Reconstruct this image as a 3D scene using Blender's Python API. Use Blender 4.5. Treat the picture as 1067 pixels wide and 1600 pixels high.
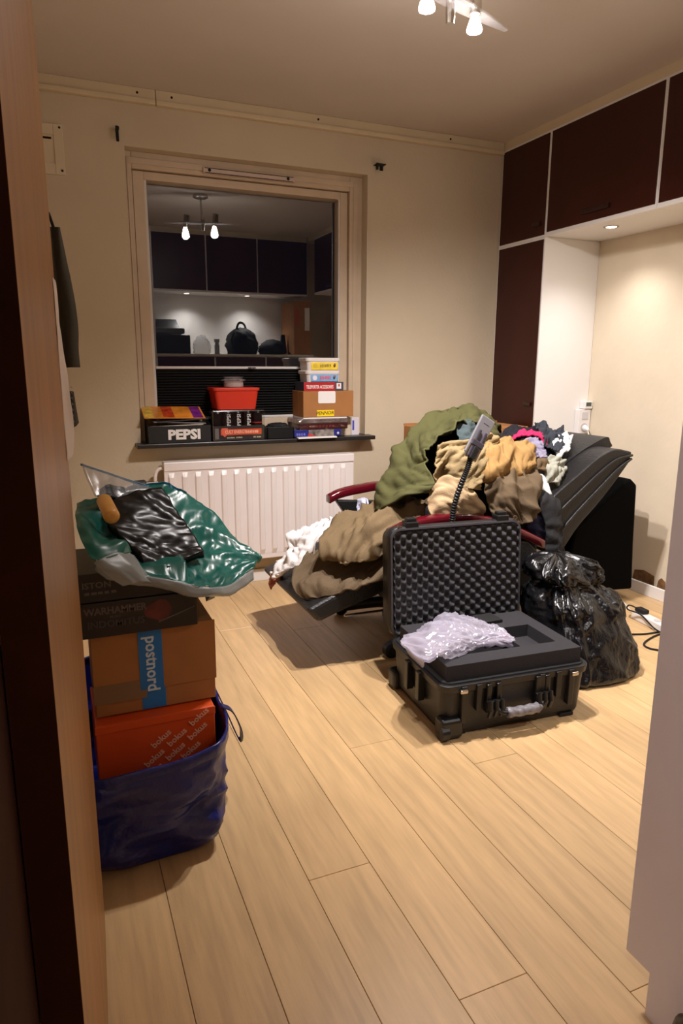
import bpy, bmesh, math, random
from mathutils import Vector, Matrix, noise

for o in list(bpy.data.objects): bpy.data.objects.remove(o)
SC = bpy.context.scene
COL = SC.collection

# ------------------------------------------------------------------ camera
CAM_H = 1.30
F_PX, YAW, PITCH, ROLL = 1075.58, 0.39937, 0.211377, 0.0040865
cy, sy, cp, sp = math.cos(YAW), math.sin(YAW), math.cos(PITCH), math.sin(PITCH)
FW = Vector((sy*cp, cy*cp, -sp)); RT0 = Vector((cy, -sy, 0)); UP0 = RT0.cross(FW)
RT = RT0*math.cos(ROLL) + UP0*math.sin(ROLL)
UP = UP0*math.cos(ROLL) - RT0*math.sin(ROLL)
cam_d = bpy.data.cameras.new('camera'); cam = bpy.data.objects.new('camera', cam_d)
COL.objects.link(cam); SC.camera = cam
M = Matrix((RT, UP, -FW)).transposed().to_4x4(); M.translation = (0, 0, CAM_H)
cam.matrix_world = M
cam_d.sensor_fit = 'VERTICAL'; cam_d.sensor_height = 36; cam_d.sensor_width = 24
cam_d.lens = F_PX/1600*36; cam_d.clip_start = 0.02

def at(px, py, y=None, x=None, z=None):
    """point of the place seen at a picture position, on a plane of known depth / side / height"""
    d = FW + RT*((px-533.5)/F_PX) - UP*((py-800)/F_PX)
    if y is not None: t = y/d.y
    elif x is not None: t = x/d.x
    else: t = (z-CAM_H)/d.z
    return Vector((0, 0, CAM_H)) + d*t

# ------------------------------------------------------------------ world, exposure
W = bpy.data.worlds.new('night'); SC.world = W; W.use_nodes = True
W.node_tree.nodes['Background'].inputs[0].default_value = (0.010, 0.012, 0.02, 1)
W.node_tree.nodes['Background'].inputs[1].default_value = 0.25
SC.view_settings.view_transform = 'Standard'; SC.view_settings.look = 'None'
SC.view_settings.gamma = 1.0; SC.view_settings.use_curve_mapping = False
SC.view_settings.exposure = 0.0

# lamp and downlight strengths (the lamps themselves are built below)
LAMP_SPOT, LAMP_GLOW = 166.0, 4.5
NICHE_SPOT, HALL_LAMP = 20.0, 50.0
SHELF_SPOT = 42.0
LAMP_COL, NICHE_COL, HALL_COL = (1.0, 0.93, 0.91), (1.0, 0.96, 0.93), (0.95, 0.90, 1.0)

# ------------------------------------------------------------------ materials
def lin(c): return tuple((v/255/12.92 if v/255 <= .04045 else ((v/255+.055)/1.055)**2.4) for v in c) + (1,)
MATS = {}
def mat(name, rgb, rough=.6, metal=0, spec=.5, var=0, vscale=6, bump=0, bscale=40, coat=0, stretch=None, emit=0, alpha=1, trans=0, rand=0):
    if name in MATS: return MATS[name]
    m = bpy.data.materials.new(name); m.use_nodes = True
    nt = m.node_tree; b = nt.nodes['Principled BSDF']
    c = lin(rgb)
    b.inputs['Base Color'].default_value = c
    b.inputs['Roughness'].default_value = rough
    b.inputs['Metallic'].default_value = metal
    b.inputs['Specular IOR Level'].default_value = spec
    b.inputs['Coat Weight'].default_value = coat
    b.inputs['Alpha'].default_value = alpha
    b.inputs['Transmission Weight'].default_value = trans
    if emit:
        b.inputs['Emission Color'].default_value = c; b.inputs['Emission Strength'].default_value = emit
    if var or bump or rand:
        tc = nt.nodes.new('ShaderNodeTexCoord'); mp = nt.nodes.new('ShaderNodeMapping')
        nt.links.new(tc.outputs['Object'], mp.inputs[0])
        if stretch: mp.inputs['Scale'].default_value = stretch
    last = None
    if var:
        n = nt.nodes.new('ShaderNodeTexNoise'); n.inputs['Scale'].default_value = vscale; n.inputs['Detail'].default_value = 6
        nt.links.new(mp.outputs[0], n.inputs[0])
        r = nt.nodes.new('ShaderNodeValToRGB')
        r.color_ramp.elements[0].position = .3; r.color_ramp.elements[1].position = .7
        r.color_ramp.elements[0].color = tuple(v*(1-var) for v in c[:3])+(1,)
        r.color_ramp.elements[1].color = tuple(min(1, v*(1+var)) for v in c[:3])+(1,)
        nt.links.new(n.outputs[0], r.inputs[0]); last = r.outputs[0]
    if rand:
        oi = nt.nodes.new('ShaderNodeObjectInfo'); h = nt.nodes.new('ShaderNodeHueSaturation')
        mr = nt.nodes.new('ShaderNodeMapRange'); mr.inputs[3].default_value = 1-rand; mr.inputs[4].default_value = 1+rand
        nt.links.new(oi.outputs['Random'], mr.inputs[0]); nt.links.new(mr.outputs[0], h.inputs['Value'])
        if last: nt.links.new(last, h.inputs['Color'])
        else: h.inputs['Color'].default_value = c
        last = h.outputs[0]
    if last: nt.links.new(last, b.inputs['Base Color'])
    if bump:
        n2 = nt.nodes.new('ShaderNodeTexNoise'); n2.inputs['Scale'].default_value = bscale; n2.inputs['Detail'].default_value = 4
        nt.links.new(mp.outputs[0], n2.inputs[0])
        bp = nt.nodes.new('ShaderNodeBump'); bp.inputs['Strength'].default_value = bump; bp.inputs['Distance'].default_value = .01
        nt.links.new(n2.outputs[0], bp.inputs['Height']); nt.links.new(bp.outputs[0], b.inputs['Normal'])
    MATS[name] = m; return m

wall_m = mat('wall_paint', (204, 188, 162), .75, var=.05, vscale=2.5, bump=.15, bscale=60)
patch_m = mat('niche_wall_paint', (222, 208, 184), .75, var=.05, vscale=3, bump=.12, bscale=25)
ceil_m = mat('ceiling_paint', (208, 196, 184), .85, var=.03, vscale=2)
trim_m = mat('trim_paint', (214, 196, 164), .5, var=.04, vscale=8)
frame_m = mat('window_paint', (205, 184, 158), .45, var=.06, vscale=9)
white_m = mat('white_laminate', (232, 228, 224), .4)
panel_m = mat('white_panel', (226, 220, 222), .5, var=.03, vscale=4)
cab_m = mat('dark_red_brown_laminate', (56, 20, 13), .36, spec=.3, var=.12, vscale=5, stretch=(1, 1, .2))
cabpull_m = mat('dark_pull', (40, 14, 12), .3)
floor_m = mat('oak_plank', (200, 166, 120), .38, spec=.45, var=.13, vscale=7, stretch=(7, .6, 1), bump=.04, bscale=60, rand=.07)
seam_m = mat('floor_seam', (124, 90, 54), .8)
door_m = mat('varnished_door_wood', (158, 112, 60), .40, spec=.5, var=.18, vscale=5, stretch=(3, 3, .25))
dooredge_m = mat('dark_door_edge', (52, 26, 14), .85, spec=.1, var=.2, vscale=8)
sill_m = mat('dark_stone_sill', (40, 36, 34), .35, var=.2, vscale=30)
rad_m = mat('radiator_enamel', (236, 226, 222), .35, var=.02)
black_m = mat('black_plastic', (22, 22, 23), .38)
blackm_m = mat('black_matte', (15, 15, 16), .8)
chrome_m = mat('brushed_steel', (200, 195, 188), .25, metal=1)
silver_m = mat('silver_plastic', (138, 136, 142), .4, metal=.3)
brass_m = mat('valve_metal', (150, 130, 110), .35, metal=.8)
leather_m = mat('black_leather', (26, 25, 26), .42, bump=.25, bscale=120)
maroon_m = mat('maroon_lacquer', (88, 14, 26), .12, coat=.6, var=.15, vscale=10)
bulb_m = mat('bulb_glow', (255, 244, 226), .3, emit=40)
spotglow_m = mat('downlight_glow', (255, 240, 215), .3, emit=25)
card_m = mat('brown_cardboard', (164, 110, 60), .8, var=.06, vscale=12)
white_p = mat('white_paper', (235, 230, 226), .6)
cream_p = mat('cream_paper', (205, 190, 165), .7)

def glass_mix(name, glossy, rough=0.0, tint=(1, 1, 1), diffuse=0.0, dcol=(230, 228, 235)):
    m = bpy.data.materials.new(name); m.use_nodes = True; nt = m.node_tree
    nt.nodes.remove(nt.nodes['Principled BSDF']); out = nt.nodes['Material Output']
    t = nt.nodes.new('ShaderNodeBsdfTransparent'); t.inputs[0].default_value = tint+(1,)
    g = nt.nodes.new('ShaderNodeBsdfGlossy'); g.inputs['Roughness'].default_value = rough
    mx = nt.nodes.new('ShaderNodeMixShader'); mx.inputs[0].default_value = glossy
    nt.links.new(t.outputs[0], mx.inputs[1]); nt.links.new(g.outputs[0], mx.inputs[2]); res = mx
    if diffuse:
        d = nt.nodes.new('ShaderNodeBsdfDiffuse'); d.inputs[0].default_value = lin(dcol)
        m2 = nt.nodes.new('ShaderNodeMixShader'); m2.inputs[0].default_value = diffuse
        nt.links.new(mx.outputs[0], m2.inputs[1]); nt.links.new(d.outputs[0], m2.inputs[2]); res = m2
    nt.links.new(res.outputs[0], out.inputs[0]); return m
pane_m = glass_mix('window_pane', .26)
clear_m = glass_mix('clear_plastic', .12, .2, diffuse=.25, dcol=(170, 168, 172))
milky_m = glass_mix('milky_plastic', .20, .14, diffuse=.38, dcol=(200, 194, 212))
film_m = glass_mix('shrink_film', .16, .08)
jar_m = glass_mix('clear_glass', .22, .03, diffuse=.1)

# ------------------------------------------------------------------ mesh helpers
OFF = {}
class MB:
    def __init__(s): s.v = []; s.f = []
    def add(s, vs, fs, xf=None):
        n = len(s.v); s.v += [(xf @ Vector(p)) if xf else Vector(p) for p in vs]
        s.f += [tuple(i+n for i in f) for f in fs]; return s
    def box(s, a, b, xf=None):
        x0, y0, z0 = a; x1, y1, z1 = b
        if x0 > x1: x0, x1 = x1, x0
        if y0 > y1: y0, y1 = y1, y0
        if z0 > z1: z0, z1 = z1, z0
        return s.add([(x0,y0,z0),(x1,y0,z0),(x1,y1,z0),(x0,y1,z0),(x0,y0,z1),(x1,y0,z1),(x1,y1,z1),(x0,y1,z1)],
                     [(0,3,2,1),(4,5,6,7),(0,1,5,4),(1,2,6,5),(2,3,7,6),(3,0,4,7)], xf)
    def loft(s, rings, cap=True, closed=True):
        n = len(rings[0]); base = len(s.v)
        for r in rings: s.v += [Vector(p) for p in r]
        for i in range(len(rings)-1):
            for j in range(n if closed else n-1):
                k = (j+1) % n
                s.f.append((base+i*n+j, base+i*n+k, base+(i+1)*n+k, base+(i+1)*n+j))
        if cap:
            s.f.append(tuple(base+j for j in reversed(range(n))))
            s.f.append(tuple(base+(len(rings)-1)*n+j for j in range(n)))
        return s
    def tube(s, pts, r, n=10, cap=True):
        pts = [Vector(p) for p in pts]; rings = []
        for i, p in enumerate(pts):
            d = (pts[min(i+1, len(pts)-1)] - pts[max(i-1, 0)]).normalized()
            a = d.orthogonal() if i == 0 else (s._a - d*s._a.dot(d))
            a.normalize(); s._a = a; b = d.cross(a)
            rr = r[i] if isinstance(r, (list, tuple)) else r
            rings.append([p + a*(rr*math.cos(2*math.pi*k/n)) + b*(rr*math.sin(2*math.pi*k/n)) for k in range(n)])
        return s.loft(rings, cap)
    def lathe(s, prof, c, n=20, axis=(0, 0, 1), cap=True):
        q = Vector((0, 0, 1)).rotation_difference(Vector(axis)); c = Vector(c)
        return s.loft([[c + q @ Vector((r*math.cos(2*math.pi*k/n), r*math.sin(2*math.pi*k/n), h)) for k in range(n)] for r, h in prof], cap)
    def grid(s, P):
        n, m = len(P), len(P[0]); base = len(s.v)
        for row in P: s.v += [Vector(p) for p in row]
        for i in range(n-1):
            for j in range(m-1):
                s.f.append((base+i*m+j, base+i*m+j+1, base+(i+1)*m+j+1, base+(i+1)*m+j))
        return s
def crm(p, t):
    n = len(p); t = max(0, min(n-1-1e-6, t)); i = int(t); u = t-i
    p1, p2 = p[i], p[i+1]; p0 = p[i-1] if i > 0 else p1*2-p2; p3 = p[i+2] if i+2 < n else p2*2-p1
    return ((p1*2) + (p2-p0)*u + (p0*2-p1*5+p2*4-p3)*u*u + (p1*3-p0-p2*3+p3)*u**3)*.5
def spline(pts, n): 
    pts = [Vector(p) for p in pts]
    return [crm(pts, i/(n-1)*(len(pts)-1)) for i in range(n)]
def rrect(w, h, r, n=5):
    out = []
    for cx, cz, a0 in ((w/2-r, h/2-r, 0), (-w/2+r, h/2-r, 90), (-w/2+r, -h/2+r, 180), (w/2-r, -h/2+r, 270)):
        for k in range(n+1):
            a = math.radians(a0 + 90*k/n); out.append((cx+r*math.cos(a), cz+r*math.sin(a)))
    return out

def obj(name, mb, m, parent=None, bevel=0, smooth=False, solid=0, sub=0, seg=2, fix=True):
    me = bpy.data.meshes.new(name)
    if parent is None:
        xs = [v.x for v in mb.v]; ys = [v.y for v in mb.v]; zs = [v.z for v in mb.v]
        o0 = Vector(((min(xs)+max(xs))/2, (min(ys)+max(ys))/2, min(zs)))
    else: o0 = OFF[parent.name]
    me.from_pydata([v-o0 for v in mb.v], [], mb.f)
    if fix:
        bm = bmesh.new(); bm.from_mesh(me); bmesh.ops.recalc_face_normals(bm, faces=bm.faces); bm.to_mesh(me); bm.free()
    ob = bpy.data.objects.new(name, me); COL.objects.link(ob)
    if parent is None: ob.location = o0
    else: ob.parent = parent
    OFF[ob.name] = o0
    me.materials.append(m)
    if smooth: me.polygons.foreach_set('use_smooth', [True]*len(me.polygons))
    if solid:
        md = ob.modifiers.new('thickness', 'SOLIDIFY'); md.thickness = solid; md.offset = 0
    if bevel:
        md = ob.modifiers.new('bevel', 'BEVEL'); md.width = bevel; md.segments = seg; md.limit_method = 'ANGLE'
    if sub:
        md = ob.modifiers.new('sub', 'SUBSURF'); md.levels = sub; md.render_levels = sub
    return ob
def box(name, a, b, m, parent=None, bevel=0, **k): return obj(name, MB().box(a, b), m, parent, bevel, **k)
def thing(name, label, cat, loc, group=None):
    e = bpy.data.objects.new(name, None); COL.objects.link(e); e.location = loc; e.empty_display_size = .05
    OFF[e.name] = Vector(loc); return tag(e, label, cat, group)
def tag(o, label, cat, group=None):
    o['label'] = label; o['category'] = cat
    if group: o['group'] = group
    return o
def struct(o): o['kind'] = 'structure'; return o
def text(s, size, m, org, right, up, parent, bold=0.0, name='lettering', extr=.0006, align='CENTER', shear=0, sx=1):
    cu = bpy.data.curves.new(name, 'FONT'); cu.body = s; cu.size = size; cu.extrude = extr; cu.offset = bold
    cu.align_x = align; cu.align_y = 'CENTER'; cu.resolution_u = 2; cu.shear = shear
    t = bpy.data.objects.new('tmp', cu); me = bpy.data.meshes.new_from_object(t); bpy.data.objects.remove(t)
    R_, U_ = Vector(right).normalized(), Vector(up).normalized(); N_ = R_.cross(U_); org = Vector(org)
    off = OFF[parent.name]
    for v in me.vertices: v.co = org + R_*(v.co.x*sx) + U_*v.co.y + N_*v.co.z - off
    me.materials.clear(); me.materials.append(m); me.name = name
    ob = bpy.data.objects.new(name, me); COL.objects.link(ob); ob.parent = parent; OFF[ob.name] = off
    return ob

def marks(n, w, h, m, c, right, up, parent, seed=1, gap=None):
    """print too small to read: a row of little bars"""
    rn = random.Random(seed); c = Vector(c); R_, U_ = Vector(right).normalized(), Vector(up).normalized(); N_ = R_.cross(U_); mb = MB()
    for i in range(n):
        if gap and i in gap: continue
        a_ = -w/2+w*i/n; b_ = a_+w/n*rn.uniform(.6, .85); hh = h*rn.uniform(.35, .5)
        mb.loft([[c+R_*x_+U_*y_+N_*d_ for x_, y_ in ((a_, -h*.45), (b_, -h*.45), (b_, hh), (a_, hh))] for d_ in (0, .0006)])
    return obj('small_print', mb, m, parent)
def cloth_grid(rows, nu=44, nv=44, amp=.012, freq=9, seed=0, aniso=(1, 1, 1), fine=.3, world=False, fold=None, gain=1.25):
    R_ = [[(at(p[0], p[1], y=p[2]) if not world else Vector(p)) for p in r] for r in rows]
    A = [spline(r, nv) for r in R_]
    G = [[None]*nv for _ in range(nu)]
    for j in range(nv):
        c = spline([A[i][j] for i in range(len(A))], nu)
        for i in range(nu): G[i][j] = c[i]
    out = [[None]*nv for _ in range(nu)]
    rnd = random.Random(seed*17+5); th = rnd.uniform(0, math.pi) if fold is None else fold
    ph = th + rnd.uniform(.7, 1.2); o1, o2 = rnd.uniform(0, 50), rnd.uniform(0, 50)
    U = [0]; V = [0]; jm, im = nv//2, nu//2
    for i in range(1, nu): U.append(U[-1]+(G[i][jm]-G[i-1][jm]).length)
    for j in range(1, nv): V.append(V[-1]+(G[im][j]-G[im][j-1]).length)
    def ridge(u, v, a, f, o, st):
        s1, s2 = u*math.cos(a)+v*math.sin(a), -u*math.sin(a)+v*math.cos(a)
        s1 += .35/f*noise.noise(Vector((u*f*.6, v*f*.6, o+9)))
        n_ = noise.noise(Vector((s1*f, s2*f*st, o)))
        return (1-abs(n_)*1.25)*(1-abs(n_)) - .35
    for i in range(nu):
        for j in range(nv):
            du = G[min(i+1, nu-1)][j]-G[max(i-1, 0)][j]; dv = G[i][min(j+1, nv-1)]-G[i][max(j-1, 0)]
            n = du.cross(dv)
            n = n.normalized() if n.length > 1e-9 else Vector((0, -1, 0))
            d = ridge(U[i], V[j], th, freq, o1, .3) + .45*ridge(U[i], V[j], ph, freq*1.7, o2, .25) + fine*.5*ridge(U[i], V[j], th+.5, freq*3.2, o1+3, .3)
            out[i][j] = G[i][j] + n*(amp*gain*d)
    return out
def cloth(name, rows, m, label=None, cat='clothing', parent=None, thick=.004, group=None, **k):
    o = obj(name, MB().grid(cloth_grid(rows, **{**dict(gain=2.3 if group else 1.25, fine=.75 if group else .3), **k})), m, parent, smooth=True, solid=thick, fix=False)
    if label: tag(o, label, cat, group)
    return o

# ------------------------------------------------------------------ setting
D, CEIL, XL, XR, XC = 3.929, 2.65, -0.06, 3.15, 2.739
# floor of oak planks
fl = struct(box('floor', (XL-.05, -1.6, -.06), (XR+.05, D+.02, -.012), seam_m))
random.seed(4)
pitch, x0 = .1727, .0045
known = {3: 1.444, 5: 1.975, 6: .88}
k = -1
while x0 + k*pitch < XR:
    a, b = max(x0+k*pitch, XL), min(x0+(k+1)*pitch, XR)
    y = known.get(k, random.uniform(.2, 2.2)); 
    while y > -1.6: y -= 2.2
    while y < D:
        ya, yb = max(y, -1.6), min(y+2.2, D)
        if yb-ya > .01:
            box('plank', (a+.0007, ya+.0007, -.012), (b-.0007, yb-.0007, 0), floor_m, fl, bevel=.0008, seg=1)
        y += 2.2
    k += 1
struct(box('ceiling', (XL-.1, -1.6, CEIL), (XR+.1, D+.3, CEIL+.1), ceil_m))
# back wall with the window opening
OX0, OX1, OZ0, OZ1 = .456, 1.815, .845, 2.378
wb = MB().box((XL-.1, D, 0), (OX0, D+.3, CEIL)).box((OX1, D, 0), (XR+.1, D+.3, CEIL)).box((OX0, D, 0), (OX1, D+.3, OZ0)).box((OX0, D, OZ1), (OX1, D+.3, CEIL))
struct(obj('wall_back', wb, wall_m))
struct(box('wall_left', (XL-.1, .65, 0), (XL, D, CEIL), wall_m))
struct(box('wall_right', (XR, .20, 0), (XR+.1, D, CEIL), patch_m))
for a, b in (((XL-.84, .2, 0), (XL-.02, .64, CEIL)), ((1.046, .20, 0), (XR, .289, CEIL)), ((XL-.02, .2, 2.12), (1.046, .289, CEIL))): struct(box('wall_front', a, b, wall_m))
struct(obj('wall_hall', MB().box((-.9, -1.7, 0), (1.6, -1.6, CEIL)).box((-.9, -1.6, 0), (-.8, .2, CEIL)).box((1.5, -1.6, 0), (1.6, .2, CEIL)), wall_m))
struct(box('floor_hall', (-.8, -1.6, -.06), (XL-.05, .2, 0), floor_m))
# crown moulding
tr = struct(obj('trim_1', MB().box((XL, D-.022, 2.598), (.618, D, CEIL)), trim_m, bevel=.003))
obj('moulding_strip', MB().box((XL, D-.034, 2.578), (.618, D, 2.602)), trim_m, tr, bevel=.004)
obj('moulding_length', MB().box((.6205, D-.022, 2.598), (XC, D, CEIL)), trim_m, tr, bevel=.003)
obj('moulding_strip', MB().box((.6205, D-.034, 2.578), (XC, D, 2.602)), trim_m, tr, bevel=.004)
for x in (.53, .70, 1.5, 2.35):
    obj('screw_hole', MB().lathe([(.006, 0), (.006, .003)], (x, D-.0215, 2.625), 8, (0, -1, 0)), dooredge_m, tr)
struct(box('baseboard_back', (XL, D-.014, 0), (XC, D, .075), white_m, bevel=.003))
bbr = struct(box('baseboard_right', (XR-.06, 1.9, 0), (XR-.045, 3.445, .07), white_m, bevel=.003))
chip_m = mat('bare_plaster', (120, 84, 48), .9, var=.4, vscale=40)
random.seed(2)
for ya, yb, h in ((2.98, 3.13, .115), (2.80, 2.975, .09), (2.72, 2.795, .078), (2.58, 2.69, .115), (3.14, 3.35, .1), (2.3, 2.45, .1)):
    obj('bare_plaster_patch', MB().loft([[(XR-.004, ya, .0), (XR-.004, yb, .0), (XR-.004, yb-.02, h+.02), (XR-.004, (ya+yb)/2, h+.035), (XR-.004, ya+.01, h+.02)], [(XR-.001, ya, .0), (XR-.001, yb, .0), (XR-.001, yb-.02, h+.02), (XR-.001, (ya+yb)/2, h+.035), (XR-.001, ya+.01, h+.02)]]), chip_m, bbr)

# window
win = bpy.data.objects.new('window_1', None); COL.objects.link(win); win.location = ((OX0+OX1)/2, D+.07, OZ0); OFF[win.name] = Vector(win.location); struct(win)
def ring(xa, xb, za, zb, xc, xd, zc, zd, ya, yb):
    return MB().box((xa, ya, za), (xc, yb, zb)).box((xd, ya, za), (xb, yb, zb)).box((xc, ya, zd), (xd, yb, zb)).box((xc, ya, za), (xd, yb, zc))
YF = D+.072
fi0, fi1 = at(213, 400, y=YF).x, at(546, 400, y=YF).x
ft = at(240, 266, y=YF).z; fb = .905
obj('outer_frame', ring(OX0, OX1, OZ0, OZ1, fi0, fi1, fb, ft, YF, YF+.12), frame_m, win, bevel=.004)
obj('frame_bead', ring(OX0+.012, OX1-.03, OZ0+.02, OZ1-.03, fi0-.02, fi1+.022, fb-.02, ft+.022, YF-.006, YF), frame_m, win, bevel=.002)
YS = YF+.022
gi0, gi1 = at(230, 400, y=YS+.02).x, at(529, 400, y=YS+.02).x
gt = at(235, 283, y=YS+.02).z; gb = at(300, 655, y=YS+.02).z
obj('sash_frame', ring(fi0+.004, fi1-.004, fb+.004, ft-.004, gi0, gi1, gb, gt, YS, YS+.09), frame_m, win, bevel=.003)
YP = 4.08
obj('glass_pane', MB().grid([[(gi0-.01, YP, gb-.01), (gi1+.01, YP, gb-.01)], [(gi0-.01, YP, gt+.01), (gi1+.01, YP, gt+.01)]]), pane_m, win)
rail_m = mat('blind_rail_white', (214, 208, 204), .4)
bz = at(240, 574, y=YS+.012).z; bb = at(430, 650, y=YS+.012).z
obj('guide_wire_rail', MB().box((gi0, YS+.004, bb), (gi0+.012, YS+.016, gt)), rail_m, win)
obj('guide_wire_rail', MB().box((gi1-.008, YS+.004, bb), (gi1, YS+.016, gt)), rail_m, win)
bl = tag(obj('pleated_blind', MB().box((gi0+.014, YS-.002, bz-.008), (gi1-.01, YS+.022, bz+.006)), rail_m, bevel=.002), 'black pleated blind with a white rail across the lower window', 'blind')
npl = 18; prof = []
for i in range(npl*2+1): prof.append((YS+(.002 if i % 2 else .018), bz-.008-(bz-.008-bb-.008)*i/(npl*2)))
obj('pleated_fabric', MB().grid([[(gi0+.016, y, z), (gi1-.012, y, z)] for y, z in prof]), mat('blind_black', (13, 13, 13), .85), bl, solid=.002)
obj('bottom_rail', MB().box((gi0+.014, YS-.002, bb-.006), (gi1-.01, YS+.022, bb+.008)), rail_m, bl, bevel=.002)
hx = at(393, 573, y=YS).x
obj('pull_tab', MB().box((hx-.022, YS-.016, bz-.004), (hx+.022, YS-.002, bz+.003)).box((hx-.01, YS-.022, bz-.009), (hx+.01, YS-.012, bz+.001)), mat('tab_grey', (90, 84, 80), .5), bl, bevel=.002)
# trickle vent on the frame
a, b = at(316, 266, y=YF), at(459, 279, y=YF)
v = tag(box('trickle_vent', (a.x, YF-.02, a.z-.016), (b.x, YF-.006, a.z+.012), mat('vent_pink_white', (206, 186, 172), .4), bevel=.003), 'narrow white ventilation slot cover screwed above the window glass', 'vent')
obj('slot_shadow', MB().box((a.x+.01, YF-.0215, a.z+.008), (b.x-.01, YF-.019, a.z+.011)).box((a.x+.01, YF-.0215, a.z-.015), (b.x-.01, YF-.019, a.z-.012)), dooredge_m, v)
for x in (a.x+.035, b.x-.04): obj('screw', MB().lathe([(.009, 0), (.007, .004)], (x, YF-.02, a.z), 10, (0, -1, 0)), blackm_m, v)
# sill
SZ = .872
tag(box('window_sill', (.423, 3.83, SZ-.024), (1.842, YF+.02, SZ), sill_m, bevel=.004), 'dark stone window sill board above the radiator', 'window sill')
# door leaf on the left
da, db = Vector((-.016, .655, 0)), Vector((.029, 1.5, 0)); dn = Vector((-(db-da).y, (db-da).x, 0)).normalized()*.04
dr = struct(obj('door_1', MB().loft([[da+Vector((0, 0, h)), db+Vector((0, 0, h)), db+dn+Vector((0, 0, h)), da+dn+Vector((0, 0, h))] for h in (.012, 2.06)]), door_m, bevel=.002))
e1 = (db-da).normalized()
obj('edge_strip', MB().loft([[da-e1*.004+Vector((0, 0, h)), da+Vector((0, 0, h)), da+dn+Vector((0, 0, h)), da+dn-e1*.004+Vector((0, 0, h))] for h in (.012, 2.06)]), dooredge_m, dr)
struct(box('trim_4', (XL-.0195, .19, 0), (-.0575, .652, 2.12), dooredge_m))
# wall vent grille, hooks
a, b = at(66, 190, y=D), at(103, 275, y=D)
v = thing('wall_vent', 'white square ventilation plate high on the cream wall', 'vent', (.09, D, b.z))
vx0 = a.x-.13; vm = mat('vent_white', (216, 200, 172), .5)
obj('frame', ring(vx0, b.x, b.z, a.z-.005, vx0+.05, b.x-.045, b.z+.05, a.z-.055, D-.012, D), vm, v, bevel=.003)
obj('cover_plate', MB().box((vx0+.05, D-.005, b.z+.05), (b.x-.045, D, a.z-.055)), vm, v)
obj('slot', MB().box((vx0+.06, D-.0075, a.z-.075), (b.x-.055, D-.004, a.z-.066)), dooredge_m, v)
for z in (a.z-.02, b.z+.02): obj('screw', MB().lathe([(.006, 0), (.005, .003)], (b.x-.015, D-.012, z), 8, (0, -1, 0)), blackm_m, v)
c = at(183, 211, y=D)
o = obj('curtain_bracket', MB().box((c.x-.006, D-.006, c.z-.03), (c.x+.008, D, c.z+.03)).box((c.x-.008, D-.05, c.z+.012), (c.x+.006, D, c.z+.028)).box((c.x-.012, D-.055, c.z-.028), (c.x+.002, D-.045, c.z+.028)), blackm_m, bevel=.002)
tag(o, 'small black curtain bracket beside the wall vent', 'bracket')
c = at(590, 263, y=D)
o = obj('curtain_bracket', MB().box((c.x+.012, D-.006, c.z-.012), (c.x+.034, D, c.z+.014)).box((c.x-.03, D-.055, c.z+.009), (c.x+.03, D-.003, c.z+.014)).box((c.x-.034, D-.06, c.z-.022), (c.x-.022, D-.045, c.z+.014)), blackm_m, bevel=.002)
tag(o, 'small black U shaped curtain bracket on the wall near the dark cabinets', 'bracket')

# ------------------------------------------------------------------ cabinets on the right wall
def pull(x, y0, y1, z, parent):
    obj('pull', MB().box((x-.012, y0, z-.012), (x, y1, z+.012)), cabpull_m, parent, bevel=.003)
def cab(name, y0, y1, z0, z1, label, dz0=.012, dz1=.012):
    t = thing(name, label, 'cabinet', ((XC+XR)/2, (y0+y1)/2, z0))
    obj('carcass', MB().box((XC, y0, z0), (XR-.002, y1, z1)), white_m, t)
    d = obj('door', MB().box((XC-.004, y0+.010, z0+dz0), (XC+.01, y1-.010, z1-dz1)), cab_m, t, bevel=.001)
    return t, d
t, d = cab('tall_cabinet', 3.458, D-.016, 0, 2.03, 'tall narrow cabinet with dark red-brown door in the wall corner', .08)
c = at(825, 631, x=XC); pull(XC-.004, c.y-.035, c.y+.035, c.z, d)
t, d = cab('upper_cabinet', 3.458, D-.016, 2.031, 2.60, 'narrow dark red-brown upper cabinet above the tall corner cabinet')
pull(XC-.004, 3.50, 3.57, 2.11, d)
t, d = cab('upper_cabinet', 2.652, 3.456, 2.031, 2.60, 'wide dark red-brown upper cabinet over the alcove, with a long pull', .022)
c = at(932, 326, x=XC); pull(XC-.004, c.y-.1, c.y+.1, c.z, d)
t, d = cab('upper_cabinet', 1.842, 2.650, 2.031, 2.60, 'dark red-brown upper cabinet next to the wide one, cut by the picture edge', .022)
pull(XC-.004, 2.15, 2.35, 2.09, d)
t, d = cab('upper_cabinet', .90, 1.840, 2.031, 2.60, 'dark red-brown upper cabinet above the inner corner opposite the window', .022)
pull(XC-.004, 1.25, 1.45, 2.09, d)
struct(box('trim_2', (XC+.004, .69, 2.602), (XR, D, CEIL), trim_m))
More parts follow.
